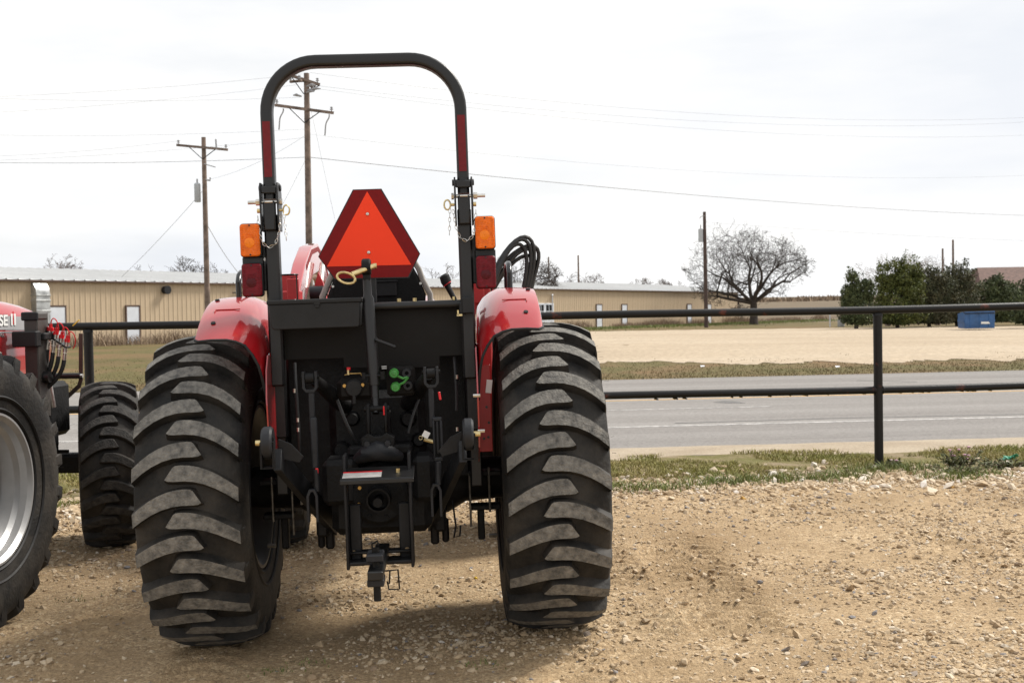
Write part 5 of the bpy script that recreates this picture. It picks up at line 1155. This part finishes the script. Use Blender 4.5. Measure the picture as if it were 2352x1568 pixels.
# ------------------------------------------------------------------ evergreens
def evergreen(loc, lobes, n, m_, label, seed, leaf=.19):
    a0 = lobes[0]; lobes = lobes+[(a0[0], a0[1], .55, a0[3]*1.3, a0[4], .8)]; n = int(n*1.35)
    r = np.random.default_rng(seed); o = empty('evergreen_tree', loc); tag(o, label, 'tree', 'evergreens behind the clearing')
    top_ = max(l[2]+l[5] for l in lobes)
    b = MB(); b.tube([(0, 0, -.3), (0, 0, top_*.4), (.05, 0, top_*.8)], [.16, .11, .03], 8)
    for l in lobes: b.tube([(0, 0, max(.1, l[2]-l[5]*.7)), (l[0]*.7, l[1]*.7, l[2])], [.05, .02], 5)
    b.build('trunk', M['bark'], o)
    P_ = []
    for (x, y, z, a, c_, h_) in lobes:
        m = int(n*a*h_/sum(q[3]*q[5] for q in lobes)); d = r.standard_normal((m, 3)); d /= np.linalg.norm(d, axis=1)[:, None]
        rad = (.45+.62*r.uniform(0, 1, m)**.6)*(1+.42*(vnoise(d[:, 0]*3+9, d[:, 2]*3+d[:, 1]*2+9, seed)-.5)*2)
        P_.append(np.stack([x+d[:, 0]*a*rad, y+d[:, 1]*c_*rad, np.maximum(.05, z+d[:, 2]*h_*rad)], -1))
    P_ = np.concatenate(P_); m = len(P_)
    keep = vnoise(P_[:, 0]*2.4+P_[:, 1], P_[:, 2]*2.4, seed+3) > .27; P_ = P_[keep]; m = len(P_)
    u = r.standard_normal((m, 3)); u[:, 2] += .5; u /= np.linalg.norm(u, axis=1)[:, None]
    v = np.cross(u, r.standard_normal((m, 3))); v /= np.linalg.norm(v, axis=1)[:, None]
    sz = leaf*r.uniform(.5, 1.3, m)[:, None]
    V = np.stack([P_-v*sz*.35, P_+u*sz*.5-v*sz*.1, P_+u*sz*1.1, P_+u*sz*.5+v*sz*.35], 1).reshape(-1, 3)
    i = np.arange(m)[:, None]*4; F = np.concatenate([i+np.array([[0, 1, 2]]), i+np.array([[0, 2, 3]])])
    ob = obj('crown', np_mesh('crown', V, F, m_, False, {'tone': np.repeat(r.uniform(0, 1, m), 4)}), o)
    return o
evergreen((29.2, 82.5, -.55), [(0, 0, 1.2, .9, .8, 1.2), (-.15, 0, 2.6, .5, .5, 1.3), (.85, .1, 2.2, .55, .5, 1.2), (-.6, 0, 1.8, .4, .4, 1.0)], 9000, M['leaf_d'], 'small pointed dark evergreen at the left end of the row', 1)
evergreen((32.9, 84.3, -.6), [(0, 0, 1.7, 1.75, 1.3, 1.9), (-.8, 0, 3.4, .8, .7, 1.3), (.6, 0, 3.5, 1.0, .8, 1.5), (1.3, 0, 2.6, .7, .7, 1.4)], 17000, M['leaf_y'], 'tallest bushy yellow green evergreen in the row', 2)
evergreen((36.4, 87, -.65), [(0, 0, 1.7, 2.1, 1.1, 1.9), (-.3, 0, 2.9, 1.3, .8, 1.2)], 14000, M['leaf_b'], 'brownish green bush right of the tallest evergreen', 3)
evergreen((39.0, 88.0, -.65), [(0, 0, 1.6, 1.9, 1.1, 1.9), (.4, 0, 3.2, 1.0, .8, 1.3), (-.6, 0, 3.0, .7, .7, 1.2)], 11000, M['leaf_b'], 'loose grey green tree below the two far poles', 4, .18)
evergreen((42.4, 89.8, -.65), [(0, 0, 1.5, 1.95, 1.1, 1.75), (.6, 0, 2.5, 1.0, .7, 1.1)], 11000, M['leaf_d'], 'low dark evergreen behind the blue dumpster', 5)
evergreen((45.2, 91, -.65), [(0, 0, 1.3, 1.8, 1.1, 1.5), (-.3, 0, 2.2, .9, .7, .9)], 9000, M['leaf_d'], 'dark shrub before the brown roofed house', 6)
evergreen((39.6, 78, -.6), [(0, 0, 1.4, .95, .8, 1.5), (.3, 0, 2.6, .6, .6, .9)], 7000, M['leaf_d'], 'near dark evergreen cut off by the right picture edge', 7)
evergreen((48.3, 92, -.65), [(0, 0, 1.3, 1.6, 1.1, 1.6)], 6000, M['leaf_d'], 'dark shrub at the right end below the brown roof', 8)

# ------------------------------------------------------------------ dumpster, house, utility box
DU = empty('dumpster', (34.7, 75.4, float(far_z(34.7, 75.4))+.05), (0, 0, R(-8))); tag(DU, 'blue steel dumpster on the far edge of the cream clearing', 'dumpster')
b = MB(); b.prism([(-.75, .06), (.75, .06), (.80, 1.02), (-.80, 1.22)], 'x', -.95, .95); b.build('body', M['blue'], DU, bev=.02)
for x in (-.95, .95): b = MB(); b.box((x, 0, .55), (.09, 1.4, .16), .01); b.build('lift_pocket', M['blue'], DU)
for x in (-.6, 0, .6): b = MB(); b.box((x, -.79, .55), (.07, .05, .95), .01, rot=(R(3), 0, 0)); b.build('rib', M['blue'], DU)
b = MB(); b.sweep([(0, -.85, 1.04), (0, -.4, 1.19), (0, .2, 1.28), (0, .84, 1.27)], [(-.02, -.97), (.02, -.97), (.02, .97), (-.02, .97)], (1, 0, 0)); b.build('lid', M['plastic'], DU)
b = MB(); b.box((.35, -.803, .42), (.55, .01, .14)); b.build('white_sign', M['white'], DU)
HO = empty('house', (56, 112, -1.0)); tag(HO, 'house with a dark brown hipped roof at the right edge', 'house')
b = MB(); b.box((0, 0, 1.45), (11, 8, 2.9)); b.build('wall', M['brickhouse'], HO)
b = MB(); b.convex([(-5.9, -4.4, 2.85), (5.9, -4.4, 2.85), (5.9, 4.4, 2.85), (-5.9, 4.4, 2.85), (-4.3, 0, 5.05), (4.3, 0, 5.05)], [(0, 1, 5, 4), (1, 2, 5), (2, 3, 4, 5), (3, 0, 4), (0, 1, 2, 3)]); b.build('roof', M['shingle'], HO)
b = MB(); b.box((-2, -4.02, 1.5), (1.2, .06, 1.2)); wd_ = b.build('window', M['doorw'], HO)
b = MB(); b.box((-2, -4.06, 1.5), (1.05, .03, 1.05)); b.build('pane', M['glass'], wd_)
x, y = 31.5, 92.5
UB = empty('utility_box', (x, y, float(far_z(x, y)))); tag(UB, 'small grey rounded utility box on the grass beyond the clearing', 'utility box')
b = MB(); b.lathe([(0, .28), (.55, .27), (.68, .2), (.73, .001)], 18, (0, 0, 0), 'z'); b.build('casing', M['conc'], UB)
b = MB(); b.box((-.9, 0, .6), (.09, .09, 1.2), .01); pk = b.build('marker_post', M['doorw']); pk.location = (x, y, float(far_z(x, y))); tag(pk, 'slim white marker post left of the grey utility box', 'post')

# ------------------------------------------------------------------ roadside weeds and litter
def weed(loc, n, h_, spread, label, seed, flowers=0):
    r = random.Random(seed); o = empty('weed_plant', loc); tag(o, label, 'plant', 'weeds along the fence')
    b = MB(); lf = MB(); tips = []
    for k in range(n):
        a = r.uniform(0, 2*PI); ln = h_*r.uniform(.4, 1); sp = spread*r.uniform(.2, 1)
        p0 = Vector((math.cos(a)*sp*.4, math.sin(a)*sp*.3, 0)); p1 = Vector((math.cos(a)*sp, math.sin(a)*sp*.7, ln)); pm = p0.lerp(p1, .5)+Vector((r.gauss(0, .02), r.gauss(0, .02), .02))
        b.tube([p0, pm, p1], [.003, .0022, .0012], 3); tips.append(p1)
        for q in range(14):
            t = r.uniform(.1, .85); c_ = p0.lerp(p1, t); d = Vector((r.gauss(0, 1), r.gauss(0, 1), r.uniform(.0, 1))).normalized(); s_ = d.cross(Vector((0, 0, 1)))
            s_ = s_.normalized()*.010 if s_.length > .01 else Vector((.01, 0, 0)); L_ = r.uniform(.02, .05)*(1.2-t*.6)
            lf.add([c_, c_+d*L_*.5-s_, c_+d*L_, c_+d*L_*.5+s_], [(0, 1, 2, 3)])
    b.build('stem', M['drybrush'], o); lf.build('leaves', M['plantgreen'], o)
    if flowers:
        for p in tips[:flowers]:
            f = MB(); f.lathe([(-.008, .001), (-.004, .010), (.006, .016), (.010, .001)], 8, p, 'z'); f.build('flower', M['pinkflower'], o)
weed((4.15, 9.35, float(hz(4.15, 9.3))), 34, .17, .24, 'leggy weed with pale pink flower heads right of the fence post', 1, 9)
weed((4.45, 9.2, float(hz(4.45, 9.2))), 34, .11, .30, 'low leafy weed just right of the flowering one', 2)
weed((3.62, 9.4, float(hz(3.6, 9.4))), 22, .09, .14, 'small weed at the foot of the fence post', 3, 2)
weed((3.95, 8.95, float(hz(3.9, 9))), 24, .09, .26, 'flat weed spreading over the pale stones by the post', 4)
weed((-2.25, 9.0, float(hz(-2.2, 9))), 26, .16, .2, 'weed seen between the two tractors', 5)
b = MB(); 
for k in range(5): b.box((random.uniform(-.07, .09), random.uniform(-.03, .03), .02+random.uniform(0, .02)), (.07, .05, .006), .001, rot=(random.uniform(-.5, .5), random.uniform(-.5, .5), random.uniform(0, 3)))
gs = b.build('plastic_scrap', M['tarpgreen']); gs.location = (4.63, 9.42, float(hz(4.6, 9.4))+.04); tag(gs, 'crumpled green plastic scrap in the weeds', 'litter')
for (x, y, lab) in ((8.1, 37.0, 'left white paper scrap on the far grass bank'), (12.0, 35.6, 'right white paper scrap on the far grass bank')):
    b = MB(); b.add([(-.11, -.07, 0), (.09, -.09, .03), (.13, .05, .09), (.0, .09, .06), (-.12, .06, .10)], [(0, 1, 2), (0, 2, 3), (0, 3, 4)]); b.add([(-.11, -.07, .012), (.09, -.09, .04), (.0, .09, .10)], [(0, 1, 2)])
    o = b.build('paper_scrap', M['paper'], ang=10); o.scale = (.55, .55, .55); o.location = (x, y, float(far_z(x, y))+.05); tag(o, lab, 'litter', 'paper scraps')
for (x, y, s_, lab) in ((.12, 6.05, .012, 'tiny yellow leaf on the gravel under the tractor'), (2.03, 8.05, .022, 'small orange stone near the yard edge'), (3.6, 8.25, .024, 'larger orange stone near the fence post')):
    me = stones('pebble', np.array([x]), np.array([y]), np.array([s_]), np.array([.5]), yard_z, .1); me.materials.clear(); me.materials.append(M['yellow'] if 'yellow' in lab else M['bolt_y'])
    o = obj('pebble' if 'stone' in lab else 'fallen_leaf', me); tag(o, lab, 'stone' if 'stone' in lab else 'leaf')

n = 9000; px = rng.uniform(-120, 420, n); py = 620+rng.normal(0, 30, n)
k = vnoise(px*.03, px*0, 120) > .3; px, py = px[k], py[k]; n = len(px)
o = obj('horizon_scrub', blades('horizon_scrub', px, py, rng.uniform(.6, 2.6, n)*(.4+vnoise(px*.05, px*0, 121)), 1.2+0*px, rng.uniform(.1, .5, n), lambda x, y: hz(x, y)+6*sstep(300, 900, y)*(fbm(x*.004, y*.004, 61)-.5), M['drybrush'])); tag(o, 'thin line of scrub along the far field horizon', 'scrub', kind='stuff')
